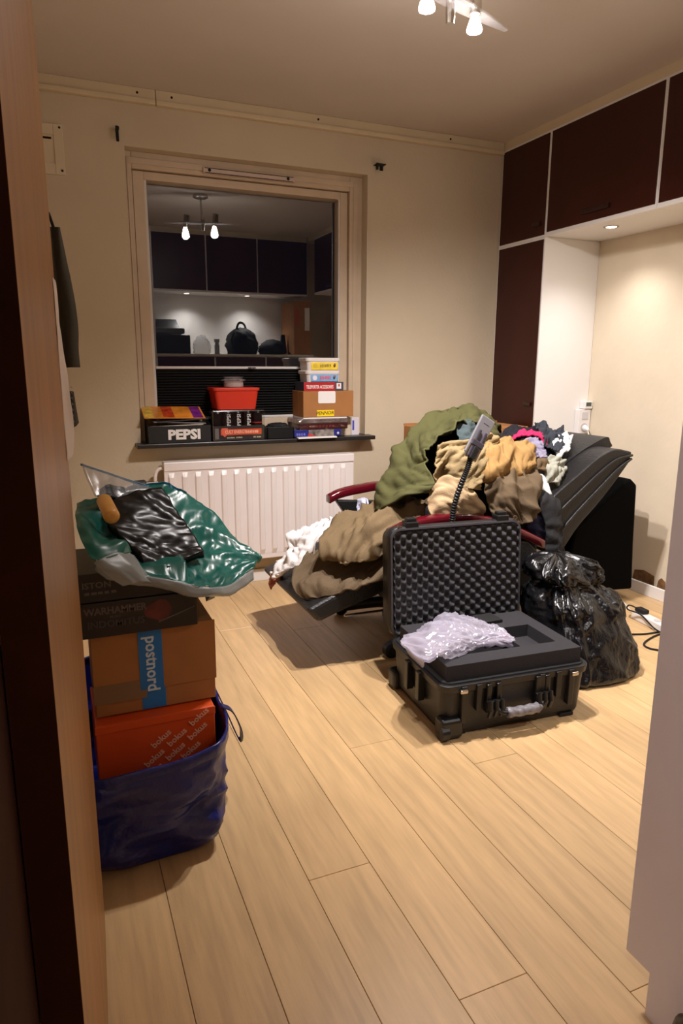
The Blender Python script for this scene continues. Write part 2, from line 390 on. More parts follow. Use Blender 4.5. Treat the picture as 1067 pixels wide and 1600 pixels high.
# alcove downlights in the underside of the upper cabinets
def downlight(x, y, z, label, energy=NICHE_SPOT, group=None):
    t = thing('downlight', label, 'light', (x, y, z-.004), group)
    obj('trim_ring', MB().lathe([(.030, 0), (.040, 0), (.040, -.003), (.030, -.004)], (x, y, z), 24, cap=False), chrome_m, t)
    obj('lens', MB().lathe([(.001, -.001), (.029, -.001), (.027, -.003), (.001, -.004)], (x, y, z), 20), spotglow_m, t)
    l = bpy.data.lights.new('downlight_beam', 'SPOT'); l.energy = energy; l.color = NICHE_COL; l.spot_size = math.radians(125); l.spot_blend = 1.0; l.shadow_soft_size = .025
    lo = bpy.data.objects.new('downlight_beam', l); COL.objects.link(lo); lo.parent = t; lo.location = (0, 0, -.012)
c = at(955, 354, z=2.031)
downlight(c.x, c.y, 2.031, 'glowing round downlight in the alcove ceiling beside the white side panel')
for y, l in ((2.30, 'glowing downlight in the alcove ceiling above the power strip'), (1.50, 'glowing downlight in the alcove ceiling towards the inner corner')): downlight(c.x, y, 2.031, l)

# ------------------------------------------------------------------ unit opposite the window (seen mirrored in the pane, its end panel at the right)
pan = [(.29, 0), (.828, 0), (.828, .103), (.89, .103), (.89, 2.60), (.29, 2.60)]
o = obj('end_panel', MB().loft([[(x, y, z) for y, z in pan] for x in (1.027, 1.045)]), panel_m, bevel=.001)
tag(o, 'tall white end panel with a notch at its foot', 'panel')
box('plinth_end', (1.046, .80, 0), (1.06, .826, .10), dooredge_m, o)
xs = [1.046, 1.64, 2.19, 2.735]
for i in range(3):
    t = thing('base_cabinet', ['dark red-brown base cabinet next to the white end panel', 'dark red-brown base cabinet in the middle below the lit shelf', 'dark red-brown base cabinet in the corner below the lit shelf'][i], 'cabinet', ((xs[i]+xs[i+1])/2, .6, 0))
    obj('carcass', MB().box((xs[i]+.001, .292, .104), (xs[i+1]-.001, .862, 1.375)), white_m, t)
    d = obj('door', MB().box((xs[i]+.01, .858, .112), (xs[i+1]-.01, .876, 1.368)), cab_m, t, bevel=.001)
    obj('pull', MB().box((xs[i]+.06, .876, 1.25), (xs[i]+.2, .888, 1.27)), cabpull_m, d, bevel=.003)
    obj('plinth', MB().box((xs[i]+.001+(.016 if i == 0 else 0), .292, 0), (xs[i+1]-.001, .80, .104)), cab_m, t)
tag(box('shelf_top', (1.046, .292, 1.376), (2.735, .885, 1.40), mat('shelf_light', (190, 180, 165), .4), bevel=.002), 'pale shelf top over the base cabinets opposite the window', 'shelf')
ux = [1.046, 1.62, 2.17, 2.735]
for i in range(3):
    t = thing('wall_cabinet', ['dark red-brown wall cabinet next to the white end panel', 'dark red-brown wall cabinet in the middle over the lit shelf', 'dark red-brown wall cabinet in the corner over the lit shelf'][i], 'cabinet', ((ux[i]+ux[i+1])/2, .5, 2.03))
    obj('carcass', MB().box((ux[i]+.001, .292, 2.031), (ux[i+1]-.001, .676, 2.60)), white_m, t)
    obj('door', MB().box((ux[i]+.008, .672, 2.05), (ux[i+1]-.008, .69, 2.592)), cab_m, t, bevel=.001)
struct(box('trim_3', (1.027, .29, 2.602), (XC, .66, CEIL), trim_m))
struct(box('wall_alcove', (1.046, .2905, 1.401), (2.735, .2915, 2.03), white_m))
for x, l in ((1.44, 'downlight over the stacked devices on the lit shelf'), (2.10, 'downlight over the black backpack on the lit shelf')): downlight(x, .50, 2.031, l, SHELF_SPOT)
# things on that shelf
S2 = 1.40
t = thing('printer', 'black printer with a grey lid on the lit shelf opposite the window', 'printer', (1.23, .6, S2))
obj('body', MB().box((1.06, .42, S2), (1.41, .78, 1.59)), black_m, t, bevel=.012)
obj('scanner_lid', MB().box((1.06, .42, 1.60), (1.36, .76, 1.66)), mat('grey_plastic', (90, 92, 98), .35), t, bevel=.015)
obj('paper_feed', MB().loft([[(1.08, .43, 1.66), (1.34, .43, 1.66), (1.34, .60, 1.66), (1.08, .60, 1.66)], [(1.1, .43, 1.76), (1.32, .43, 1.76), (1.32, .47, 1.76), (1.1, .47, 1.76)]]), black_m, t)
t = thing('crumpled_bag', 'crumpled clear plastic bag next to the printer', 'bag', (1.56, .6, S2))
def blob(name, c, s, m, parent=None, amp=.15, freq=3, seed=0, nu=28, nv=20, flat=True, fold=True, sub=0):
    rings = []
    for i in range(1, nv):
        th = math.pi*i/nv; r = []
        for j in range(nu):
            ph = 2*math.pi*j/nu
            p = Vector((math.sin(th)*math.cos(ph), math.sin(th)*math.sin(ph), -math.cos(th)))
            q = p*freq + Vector((seed*5.1, seed*2.3, seed))
            d = (1-abs(noise.noise(q)))**2-.4 if fold else noise.noise(q)
            d += .35*(1-abs(noise.noise(q*2.6)))**2-.15
            p = p*(1+amp*d); 
            z = p.z*s[2]
            if flat: z = max(z, -s[2]*.55)
            r.append(Vector(c) + Vector((p.x*s[0], p.y*s[1], z)))
        rings.append(r)
    return obj(name, MB().loft(rings), m, parent, smooth=True, sub=sub)
blob('bag_film', (1.56, .6, S2+.062), (.08, .08, .115), clear_m, t, amp=.4, seed=3)
o = obj('bottle', MB().lathe([(.028, 0), (.028, .09), (.02, .11), (.02, .125), (.03, .125), (.03, .16), (.001, .16)], (1.72, .62, S2), 16), mat('grey_bottle', (120, 120, 122), .3), smooth=False)
tag(o, 'small grey bottle with a wide cap on the lit shelf', 'bottle')
t = thing('backpack', 'black backpack standing on the lit shelf opposite the window', 'backpack', (2.0, .6, S2))
blob('pack_body', (2.0, .6, S2+.094), (.165, .13, .17), blackm_m, t, amp=.25, seed=5)
obj('carry_loop', MB().tube(spline([(1.93, .6, 1.62), (1.97, .6, 1.73), (2.03, .6, 1.72), (2.06, .6, 1.62)], 12), .012, 8), blackm_m, t)
obj('shoulder_strap', MB().tube(spline([(1.88, .72, 1.62), (1.85, .75, 1.55), (1.87, .74, 1.44)], 10), .014, 8), blackm_m, t)
t = thing('duffel_bag', 'low dark duffel bag on the lit shelf beside the big cardboard box', 'bag', (2.36, .62, S2))
blob('bag_body', (2.34, .62, S2+.055), (.14, .13, .10), blackm_m, t, amp=.25, seed=8)
obj('bag_flap', MB().loft([[(2.44, .55, 1.41), (2.52, .55, 1.41), (2.52, .6, 1.41), (2.44, .6, 1.41)], [(2.46, .56, 1.62), (2.5, .56, 1.62), (2.5, .59, 1.62), (2.46, .59, 1.62)]]), blackm_m, t)
t = thing('shipping_box', 'large brown shipping box with white labels in the corner opposite the window', 'box', (2.62, .55, S2))
obj('carton', MB().box((2.535, .35, S2), (2.73, .80, 1.97)), card_m, t, bevel=.004)
obj('address_label', MB().box((2.66, .80, 1.66), (2.715, .8015, 1.90)), white_p, t)
obj('red_label', MB().box((2.55, .80, 1.72), (2.585, .8015, 1.88)), mat('label_red', (190, 70, 50), .6), t)

# ------------------------------------------------------------------ ceiling lamp
t = thing('ceiling_lamp', 'steel ceiling lamp with glass strip and glowing halogen spots', 'lamp', (1.27, 2.13, 2.37))
obj('canopy', MB().lathe([(.06, 0), (.062, -.018), (.05, -.026), (.001, -.028)], (1.28, 2.13, CEIL), 28), chrome_m, t, smooth=False)
obj('stem', MB().tube([(1.28, 2.13, CEIL-.02), (1.28, 2.15, 2.43)], .009, 12), chrome_m, t)
obj('hub', MB().lathe([(.014, -.03), (.016, .0), (.016, .06), (.01, .075)], (1.285, 2.163, 2.40), 16), chrome_m, t)
B = [Vector((1.155, 2.085, 2.372)), Vector((1.378, 2.165, 2.382))]
gs = [at(604, -6, z=2.43), at(797, 44, z=2.425)]
gd = (gs[1]-gs[0]).normalized(); gn = Vector((-gd.y, gd.x, 0)); g0 = Vector((1.0, 2.05, 2.432)); g1 = Vector((1.55, 2.235, 2.428))
gd = (g1-g0).normalized(); gn = Vector((-gd.y, gd.x, 0)).normalized()
def strip(a, b, w0, w1, th, z=0):
    n = 12; rr = []
    for k_ in range(n+1):
        u = k_/n; w = w0 + (w1-w0)*abs(2*u-1)**1.5; p = a.lerp(b, u)
        rr.append([p+gn*w+Vector((0, 0, z)), p-gn*w+Vector((0, 0, z)), p-gn*w+Vector((0, 0, z-th)), p+gn*w+Vector((0, 0, z-th))])
    return MB().loft(rr)
obj('glass_strip', strip(g0, g1, .035, .008, .006), jar_m, t)
obj('steel_bar', strip(g0.lerp(g1, .2), g0.lerp(g1, .8), .008, .008, .008, .009), chrome_m, t)
for i, b in enumerate(B):
    ax = Vector((0, 0, 1))
    s = obj('spot_head', MB().tube([b+Vector((0, 0, .030)), b+Vector((.006, .01, .125))], .017, 16).tube([b+Vector((.022, .01, .045)), b+Vector((.026, .018, .12))], .008, 10), chrome_m, t)
    obj('bulb', MB().lathe([(.010, .035), (.013, .026), (.026, -.012), (.024, -.018), (.001, -.020)], b, 20), bulb_m, s, smooth=False)
    l = bpy.data.lights.new('halogen_beam', 'SPOT'); l.energy = LAMP_SPOT; l.color = LAMP_COL; l.spot_size = math.radians(132); l.spot_blend = 1.0; l.shadow_soft_size = .022
    lo = bpy.data.objects.new('halogen_beam', l); COL.objects.link(lo); lo.parent = t; lo.location = b+Vector((0, 0, -.03))-OFF[t.name]
    lo.rotation_euler = Vector((.32, .22, -.91)).to_track_quat('-Z', 'Y').to_euler()
    l = bpy.data.lights.new('halogen_spill', 'POINT'); l.energy = LAMP_GLOW; l.color = LAMP_COL; l.shadow_soft_size = .03
    lo = bpy.data.objects.new('halogen_spill', l); COL.objects.link(lo); lo.parent = t; lo.location = b+Vector((0, 0, -.035))-OFF[t.name]
# hall lamp behind the doorway
t = thing('hall_lamp', 'white dome ceiling lamp in the hall behind the doorway', 'lamp', (-.45, -.35, 2.55))
obj('dome', MB().lathe([(.11, .1), (.115, .06), (.08, .02), (.001, .0)], (-.45, -.35, 2.55), 24), mat('dome_glow', (255, 235, 225), .4, emit=1.5), t, smooth=True)
l = bpy.data.lights.new('hall_glow', 'POINT'); l.energy = HALL_LAMP; l.color = HALL_COL; l.shadow_soft_size = .1
lo = bpy.data.objects.new('hall_glow', l); COL.objects.link(lo); lo.parent = t; lo.location = (0, 0, -.12)

# ------------------------------------------------------------------ radiator
RY = D-.10
ra, rb = at(255.4, 723, y=RY), at(553, 707, y=RY)
rz0, rz1 = at(409, 873, y=RY).z, ra.z
t = thing('radiator', 'white panel radiator with vertical ribs under the window sill', 'radiator', ((ra.x+rb.x)/2, RY+.03, rz0))
nr = 30; prof = []
x = ra.x+.02; w = (rb.x-ra.x-.04)/nr
for i in range(nr):
    xx = x+i*w
    prof += [(xx, 0), (xx+w*.18, .011), (xx+w*.5, .012), (xx+w*.82, .011)] if i % 2 == 0 else [(xx, 0), (xx+w*.5, 0)]
prof.append((rb.x-.02, 0))
P = []
for z, k_ in ((rz0+.03, 0), (rz0+.06, 1), (rz1-.085, 1), (rz1-.06, 0)):
    P.append([(xx, RY-.001-d_*k_, z) for xx, d_ in prof])
obj('ribbed_front', MB().grid(P), rad_m, t, smooth=False)
obj('panel', MB().box((ra.x, RY, rz0), (rb.x, RY+.02, rz1-.03)), rad_m, t, bevel=.004)
obj('top_grille', MB().box((ra.x, RY-.006, rz1-.05), (rb.x, RY+.07, rz1)), rad_m, t, bevel=.005)
obj('back_panel', MB().box((ra.x+.01, RY+.05, rz0), (rb.x-.01, RY+.066, rz1-.03)), rad_m, t)
p = at(250, 727, y=RY+.03)
obj('supply_pipe', MB().tube(spline([(ra.x+.01, RY+.03, rz1-.035), (p.x-.01, RY+.03, rz1-.04), (p.x-.028, RY+.03, rz1-.075), (p.x-.03, RY+.03, rz1-.14), (p.x-.03, RY+.03, rz1-.2)], 16), .010, 10), rad_m, t, smooth=True)
q = Vector((p.x-.03, RY+.03, rz1-.118))
vv = obj('valve', MB().tube([q+Vector((.012, 0, 0)), q+Vector((-.05, 0, 0))], [.017, .015], 12), brass_m, t)
obj('valve_knob', MB().tube([q+Vector((-.05, 0, 0)), q+Vector((-.058, 0, 0)), q+Vector((-.11, 0, 0)), q+Vector((-.118, 0, 0))], [.018, .026, .024, .016], 14), mat('knob_dark', (58, 52, 50), .5), vv)
obj('foot_stub', MB().box((ra.x+.2, RY+.02, rz0-.03), (ra.x+.23, RY+.07, rz0+.02)), rad_m, t)

# ------------------------------------------------------------------ things on the sill
FY = 3.835     # front line of the things
def carton(name, a, b, m, label, cat, bev=.003, **k): return tag(box(name, a, b, m, bevel=bev, **k), label, cat)
# drinks tray with magazines
a, b = at(238, 690, y=FY), at(330, 690, y=FY)
dark_tray = mat('tray_black', (24, 23, 24), .55)
ph = at(330, 664, y=FY).z - SZ
px0, px1 = a.x-.012, b.x-.004
t = thing('drinks_tray', 'black cardboard drinks tray with white lettering, full of magazines', 'tray', ((px0+px1)/2, FY+.1, SZ))
fr = obj('front', MB().box((px0, FY, SZ), (px1, FY+.004, SZ+ph)), dark_tray, t)
obj('side', MB().loft([[(x, FY, SZ), (x, FY+.2, SZ), (x, FY+.2, SZ+ph*1.35), (x, FY+.12, SZ+ph*1.35), (x, FY, SZ+ph)] for x in (px0-.004, px0)]), dark_tray, t)
obj('side', MB().loft([[(x, FY, SZ), (x, FY+.2, SZ), (x, FY+.2, SZ+ph*1.35), (x, FY+.12, SZ+ph*1.35), (x, FY, SZ+ph)] for x in (px1, px1+.004)]), dark_tray, t)
obj('base', MB().box((px0, FY, SZ), (px1, FY+.2, SZ+.003)), dark_tray, t)
obj('back', MB().box((px0, FY+.196, SZ), (px1, FY+.2, SZ+ph*1.2)), dark_tray, t)
text('PEPSI', .072, white_p, ((px0+px1)/2+.022, FY-.0006, SZ+ph*.47), (1, 0, 0), (0, 0, 1), fr, bold=.0034, sx=1.12)
mags = [((196, 178, 160), 0, 'magazine in the drinks tray, lowest of the pile'), ((120, 112, 112), .008, 'grey magazine in the drinks tray under the bright one'), ((60, 56, 58), .016, 'dark magazine near the top of the drinks tray'), ((226, 140, 50), .025, 'orange and yellow comic lying on top of the drinks tray')]
random.seed(11)
for i, (c, dz, l) in enumerate(mags):
    z = SZ+ph-.002+dz*1.7+(0, .006, .014, .028)[i]
    R_ = Matrix.Translation((px0+(px1-px0)*.5+(-.02 if i == 3 else .012*i-.01), FY+.112, z)) @ Matrix.Rotation(random.uniform(-.12, .12), 4, 'Z') @ Matrix.Rotation((-.03, .05, -.04, .02)[i], 4, 'Y') @ Matrix.Rotation((0, .05, .14, .30)[i], 4, 'X')
    W_ = .142 if i < 3 else .165
    mg = tag(obj('magazine', MB().box((-W_, -.10, 0), (W_, .075, .005), R_), mat('mag%d' % i, c, .35, var=.25 if i != 3 else .35, vscale=14), bevel=.001), l, 'magazine')
    if i == 3:
        obj('cover_patch', MB().box((.10, -.10, .005), (.155, .07, .0056), R_), mat('mag_purple', (120, 40, 130), .4, var=.5, vscale=30), mg)
        obj('cover_patch', MB().box((-.16, -.10, .005), (-.11, .07, .0056), R_), mat('mag_yellow', (220, 180, 60), .4, var=.4, vscale=30), mg)
        obj('cover_patch', MB().box((-.06, -.09, .005), (.0, .07, .0058), R_), mat('mag_red', (196, 70, 36), .4, var=.5, vscale=24), mg)
# shrink-wrapped can pack
a, b = at(333, 690, y=FY), at(414, 688, y=FY)
cx0, cx1 = a.x, b.x; chh = at(370, 641, y=FY+.02).z-SZ
t = thing('can_pack', 'shrink-wrapped pack of black drink cans on a printed tray', 'drinks', ((cx0+cx1)/2, FY+.09, SZ))
th = chh*.50
tf = obj('tray', MB().box((cx0, FY, SZ), (cx1, FY+.004, SZ+th)).box((cx0, FY, SZ), (cx0+.004, FY+.2, SZ+th)).box((cx1-.004, FY, SZ), (cx1, FY+.2, SZ+th)).box((cx0, FY, SZ), (cx1, FY+.2, SZ+.003)), mat('tray_grey', (42, 38, 38), .5), t)
obj('orange_band', MB().box((cx0+.045, FY-.0008, SZ+th*.40), (cx1-.02, FY, SZ+th*.78)), mat('band_orange', (226, 88, 44), .5), tf)
obj('shield_mark', MB().loft([[(cx0+.05, y_, SZ+th*.86), (cx0+.085, y_, SZ+th*.86), (cx0+.085, y_, SZ+th*.45), (cx0+.0675, y_, SZ+th*.28), (cx0+.05, y_, SZ+th*.45)] for y_ in (FY-.0016, FY)]), mat('shield_red', (238, 110, 80), .5), tf)
text('CULT ENERGY -', .026, mat('pale_red', (255, 196, 170), .5), ((cx0+cx1)/2-.015, FY-.0016, SZ+th*.59), (1, 0, 0), (0, 0, 1), tf, bold=.0006, sx=.72)
marks(7, .075, .018, MATS['pale_red'], (cx1-.075, FY-.0016, SZ+th*.59), (1, 0, 0), (0, 0, 1), tf, 3)
marks(12, .09, .008, cream_p, (cx0+.125, FY-.0008, SZ+th*.22), (1, 0, 0), (0, 0, 1), tf, 4, (6,))
marks(7, .045, .008, cream_p, (cx1-.045, FY-.0008, SZ+th*.22), (1, 0, 0), (0, 0, 1), tf, 5, (2,))
obj('bar_code', MB().box((cx0+.012, FY-.0008, SZ+th*.15), (cx0+.034, FY, SZ+th*.85)), mat('code_grey', (120, 112, 112), .6), tf)
can_m = mat('can_black', (22, 22, 25), .25, metal=.4); r = (cx1-cx0-.01)/10.0
for jj in range(3):
    for i in range(5):
        cxx = cx0+.005+r*(2*i+1); cyy = FY+.006+r*(2*jj+1)
        cn = obj('can', MB().lathe([(r*.75, .004), (r*.97, .012), (r*.97, chh-.016), (r*.78, chh-.004), (r*.78, chh), (r*.7, chh-.004), (.001, chh-.004)], (cxx, cyy, SZ), 18), can_m, t, smooth=False)
        if jj == 0 and i in (1, 2, 3):
            text('PEPSI', .030, white_p, (cxx+r*.1, cyy-r*.99, SZ+th+.032), (0, 0, 1), (-1, 0, 0), cn, bold=.0002)
        if jj == 0 and i == 4: obj('red_band', MB().lathe([(r*.975, 0), (r*.975, .006)], (cxx, cyy, SZ+th+.012), 18), mat('band_red', (190, 40, 36), .4), cn)
obj('shrink_film', MB().box((cx0-.003, FY-.004, SZ+.004), (cx1+.003, FY+.19, SZ+chh+.003)), film_m, t, bevel=.008)
# red tub + glass jar
a, b = at(332, 607, y=FY+.05), at(405, 605, y=FY+.05)
rz = SZ+chh+.004; rh = at(370, 606, y=FY+.04).z-rz
cxm = (a.x+b.x)/2; hw = (b.x-a.x)/2
red_m = mat('red_tub', (206, 52, 30), .4)
t = thing('storage_tub', 'red plastic storage tub on top of the can pack', 'tub', (cxm, FY+.12, rz))
def rring(cx_, cy_, z, w, d, r_): return [(cx_+p_[0], cy_+p_[1], z) for p_ in rrect(w, d, r_)]
ym = FY+.125
obj('tub_body', MB().loft([rring(cxm, ym, rz, hw*1.66, .17, .02), rring(cxm, ym, rz+rh-.012, hw*1.88, .19, .02)]), red_m, t)
obj('tub_rim', MB().loft([rring(cxm, ym, rz+rh-.016, hw*1.98, .2, .022), rring(cxm, ym, rz+rh, hw*2, .2, .022)]), red_m, t, bevel=.002)
j0 = at(365, 605, y=ym); jz = rz+rh
t = thing('glass_jar', 'small clear glass jar with a flat lid on the red tub', 'jar', (j0.x, ym, jz))
obj('jar_body', MB().lathe([(.05, 0), (.056, .005), (.056, .028), (.05, .036)], (j0.x, ym, jz), 24), mat('jar_contents', (170, 155, 150), .3), t)
obj('jar_lid', MB().lathe([(.068, .036), (.07, .04), (.07, .045), (.05, .05), (.055, .058), (.06, .06), (.001, .062)], (j0.x, ym, jz), 24), jar_m, t)
# small black box
a, b = at(418, 686, y=FY+.02), at(459, 664, y=FY+.02)
t = thing('open_black_box', 'small open black plastic box between the can pack and books', 'box', ((a.x+b.x)/2, FY+.06, SZ))
obj('tray', ring(a.x, b.x, SZ, SZ, a.x, b.x, SZ, SZ, 0, 0) if False else MB().box((a.x, FY+.02, SZ), (b.x, FY+.026, b.z-.01)).box((a.x, FY+.13, SZ), (b.x, FY+.136, b.z-.01)).box((a.x, FY+.02, SZ), (a.x+.005, FY+.136, b.z-.01)).box((b.x-.005, FY+.02, SZ), (b.x, FY+.136, b.z-.01)).box((a.x, FY+.02, SZ), (b.x, FY+.136, SZ+.004)), black_m, t, bevel=.001)
blob('dark_cloth', ((a.x+b.x)/2, FY+.078, b.z-.012), (.06, .045, .02), blackm_m, t, amp=.5, seed=9, flat=False)
# stack of books and boxes
def px(x, y, d=FY): return at(x, y, y=d)
z = SZ
a, b = px(466, 690, FY-.03), px(526, 686, FY-.03)
o = tag(obj('booklet', MB().loft([[(a.x, FY-.035, z), (b.x, FY-.035, z), (b.x+.01, FY+.15, z), (a.x+.01, FY+.15, z)], [(a.x, FY-.035, z+.008), (b.x, FY-.035, z+.008), (b.x+.01, FY+.15, z+.008), (a.x+.01, FY+.15, z+.008)]]), white_p, bevel=.001), 'thin white booklet jutting out under the book stack', 'booklet')
z += .0085
a, b = px(460, 684), px(533, 680)
zt = px(500, 671).z
t = thing('picture_book', 'thick blue book with black and white photo spine in the stack', 'book', ((a.x+b.x)/2, FY+.08, z))
bk = obj('cover', MB().box((a.x, FY, z), (b.x, FY+.17, zt)), mat('book_blue', (38, 42, 120), .4), t, bevel=.002)
w = b.x-a.x
obj('spine_photo', MB().box((a.x+w*.30, FY-.0008, z+.001), (a.x+w*.84, FY, zt-.001)), mat('bw_print', (120, 112, 104), .5, var=.95, vscale=26), bk)
obj('spine_red', MB().loft([[(a.x+w*.28, y_, z+.001), (a.x+w*.46, y_, z+.001), (a.x+w*.3, y_, z+.02)] for y_ in (FY-.0014, FY)]), mat('spine_red', (180, 50, 40), .5), bk)
marks(4, .06, .016, mat('pale_blue', (100, 100, 180), .5), (a.x+w*.14, FY-.0006, z+.014), (1, 0, 0), (0, 0, 1), bk, 6)
text('+', .03, white_p, (a.x+w*.93, FY-.0006, z+.014), (1, 0, 0), (0, 0, 1), bk, bold=.001)
z = zt+.0005
a, b = px(468, 668), px(543, 664); zt = px(505, 661).z
t = thing('wrapped_box_set', 'dark red box set in clear film in the middle of the stack', 'box', ((a.x+b.x)/2, FY+.08, z))
bx = obj('box_body', MB().box((a.x, FY, z), (b.x, FY+.18, zt)), mat('box_darkred', (70, 22, 22), .45), t, bevel=.002)
marks(8, .17, .014, mat('faded_red', (120, 50, 44), .5), ((a.x+b.x)/2-.01, FY-.0006, (z+zt)/2), (1, 0, 0), (0, 0, 1), bx, 7)
zt2 = px(505, 651).z
obj('silver_case', MB().box((a.x-.012, FY+.002, zt+.0005), (b.x+.004, FY+.18, zt2-.012)), mat('case_steel', (150, 132, 128), .3, metal=.5, var=.4, vscale=20), t, bevel=.002)
obj('film_wrap', MB().grid(cloth_grid([[(a.x-.06, FY+.1, z+.0), (a.x-.02, FY-.004, z), ((a.x+b.x)/2, FY-.006, z), (b.x+.004, FY-.004, z)], [(a.x-.07, FY+.1, zt), (a.x-.03, FY-.008, zt-.005), ((a.x+b.x)/2, FY-.008, zt), (b.x+.006, FY-.006, zt)], [(a.x-.05, FY+.1, zt2-.01), (a.x-.02, FY-.004, zt2-.01), ((a.x+b.x)/2, FY-.004, zt2-.01), (b.x+.006, FY-.003, zt2-.01)]], 24, 40, amp=.006, freq=30, seed=3, world=True)), film_m, t, smooth=True, fix=False)
zt = zt2-.012
z = zt+.0005
a = px(474, 650); b = px(547, 650)
tag(box('pamphlet', (a.x, FY+.004, z), (b.x-.02, FY+.17, z+.009), white_p), 'white pamphlet on top of the dark red box set', 'booklet')
z += .0095
a, b = px(474, 650), px(552, 648); zt = px(515, 611).z
t = thing('labelled_carton', 'brown cardboard carton with white label and yellow note on the sill', 'box', ((a.x+b.x)/2, FY+.08, z))
cb = obj('carton', MB().box((a.x, FY, z), (b.x, FY+.20, zt)), card_m, t, bevel=.002)
p, q = px(497, 612), px(524, 630)
obj('white_label', MB().loft([[(p.x+ (q.x-p.x)/2 + u_[0], y_, (zt+q.z)/2 + u_[1]) for u_ in rrect(q.x-p.x, zt-q.z-.002, .008)] for y_ in (FY-.0012, FY)]), white_p, cb)
p, q = px(495, 641), px(522, 650)
nt_ = obj('yellow_note', MB().box((p.x, FY-.0012, max(q.z, z)), (q.x, FY, p.z)), mat('note_yellow', (246, 208, 20), .6), cb)
text('PENNOR', .028, blackm_m, ((p.x+q.x)/2-.004, FY-.0018, (max(q.z, z)+p.z)/2), (1, 0, .03), (0, 0, 1), nt_, shear=.15)
obj('side_flap_line', MB().box((a.x-.0008, FY+.09, z), (a.x, FY+.1, zt)), mat('tape_brown', (140, 96, 56), .4), cb)
z = zt+.0005
a, b = px(475, 609), px(537, 609); zt = px(505, 597).z
t = thing('game_box', 'flat red and grey boxed kit with white lettering on the carton', 'box', ((a.x+b.x)/2, FY+.08, z))
gb_ = obj('box_body', MB().box((a.x, FY+.004, z), (b.x, FY+.16, zt)), mat('kit_grey', (70, 70, 86), .4), t, bevel=.001)
obj('red_face', MB().box((a.x+.001, FY+.0032, z+.001), (a.x+(b.x-a.x)*.78, FY+.004, zt-.001)), mat('kit_red', (178, 34, 38), .4), gb_)
text('TELEPORTER ACCESSORIES', .027, white_p, (a.x+(b.x-a.x)*.40, FY+.0026, (z+zt)/2-.003), (1, 0, 0), (0, 0, 1), gb_, bold=.0005, sx=.52)
obj('white_badge', MB().box((a.x+(b.x-a.x)*.82, FY+.0032, z+.012), (a.x+(b.x-a.x)*.94, FY+.004, zt-.006)), white_p, gb_)
obj('badge_mark', MB().box((a.x+(b.x-a.x)*.865, FY+.0024, z+.026), (a.x+(b.x-a.x)*.90, FY+.0032, zt-.012)), mat('kit_red', (178, 34, 38)), gb_)
z = zt+.0005
for i, (yt, c, l) in enumerate(((579, (120, 170, 216), 'white ice cream tub with pale blue label between box and tub'), (559, (236, 204, 60), 'white ice cream tub with yellow label, topmost of its stack'))):
    a, b = px(478, 590), px(532, 590); zt = px(505, yt).z
    xm = (a.x+b.x)/2+(.004 if i == 0 else .006); hw = (b.x-a.x)/2; yc = FY+.085; h = zt-z
    t = thing('ice_cream_tub', l, 'tub', (xm, yc, z))
    tm = mat('tub_white', (226, 218, 214), .35)
    bd = obj('tub_body', MB().loft([rring(xm, yc, z, hw*1.78, .142, .02), rring(xm, yc, zt-.02, hw*1.88, .15, .02)]), tm, t)
    obj('lid', MB().loft([rring(xm, yc, zt-.02, hw*1.98, .158, .022), rring(xm, yc, zt-.004, hw*2, .16, .022), rring(xm, yc, zt, hw*1.9, .15, .022)]), tm, t, bevel=.001)
    lab = obj('printed_label', MB().loft([[(xm+hw*u_, y_, z+h*w_) for u_, w_ in ((-.72, .06), (.8, .06), (.82, .64), (-.74, .64))] for y_ in (yc-.0775, yc-.07)]), mat('tub_label%d' % i, c, .4, var=.15, vscale=20), bd)
    marks(7, .07, .018, mat('label_ink%d' % i, ((220, 90, 110), (150, 130, 60))[i], .5), (xm+.012, yc-.0785, z+h*.38), (1, 0, .05), (0, 0, 1), lab, 8+i)
    obj('label_spot', MB().lathe([(.014, 0), (.014, .001)], (xm-hw*.5, yc-.0775, z+h*.36), 12, (0, -1, 0)), mat('label_spot%d' % i, ((236, 220, 230), (214, 184, 60))[i], .5), lab)
    obj('label_figure', MB().lathe([(.004, -.01), (.008, 0), (.004, .012)], (xm+hw*.62, yc-.0775, z+h*.4), 8, (.3, 0, 1)), mat('figure_brown', (110, 60, 40), .5), lab)
    z = zt+.0003
a, b = at(549, 678, y=FY+.08), at(561, 652, y=FY+.08)
o = tag(box('card_sleeve', (a.x, FY+.08, SZ), (b.x, FY+.11, b.z), mat('sleeve_white', (216, 208, 216), .5), bevel=.001), 'upright white sleeve with a small blue mark at the sill end', 'booklet')
obj('blue_mark', MB().box((a.x+.006, FY+.079, SZ+.03), (a.x+.018, FY+.08, SZ+.09)), mat('mark_blue', (70, 74, 170), .5), o)
a, b = at(533, 680, y=FY+.07), at(549, 652, y=FY+.07)
for i in range(4):
    z0_ = SZ+i*(b.z-SZ)/4
    tag(box('small_carton', (a.x-.01+.002*i, FY+.075, z0_+.0003), (b.x, FY+.14, z0_+(b.z-SZ)/4), cream_p, bevel=.001), 'small cream carton beside the upright white sleeve, ' + ('lowest of the pile', 'second from the sill', 'third from the sill', 'topmost of the pile')[i], 'box', 'small cream cartons on the sill')

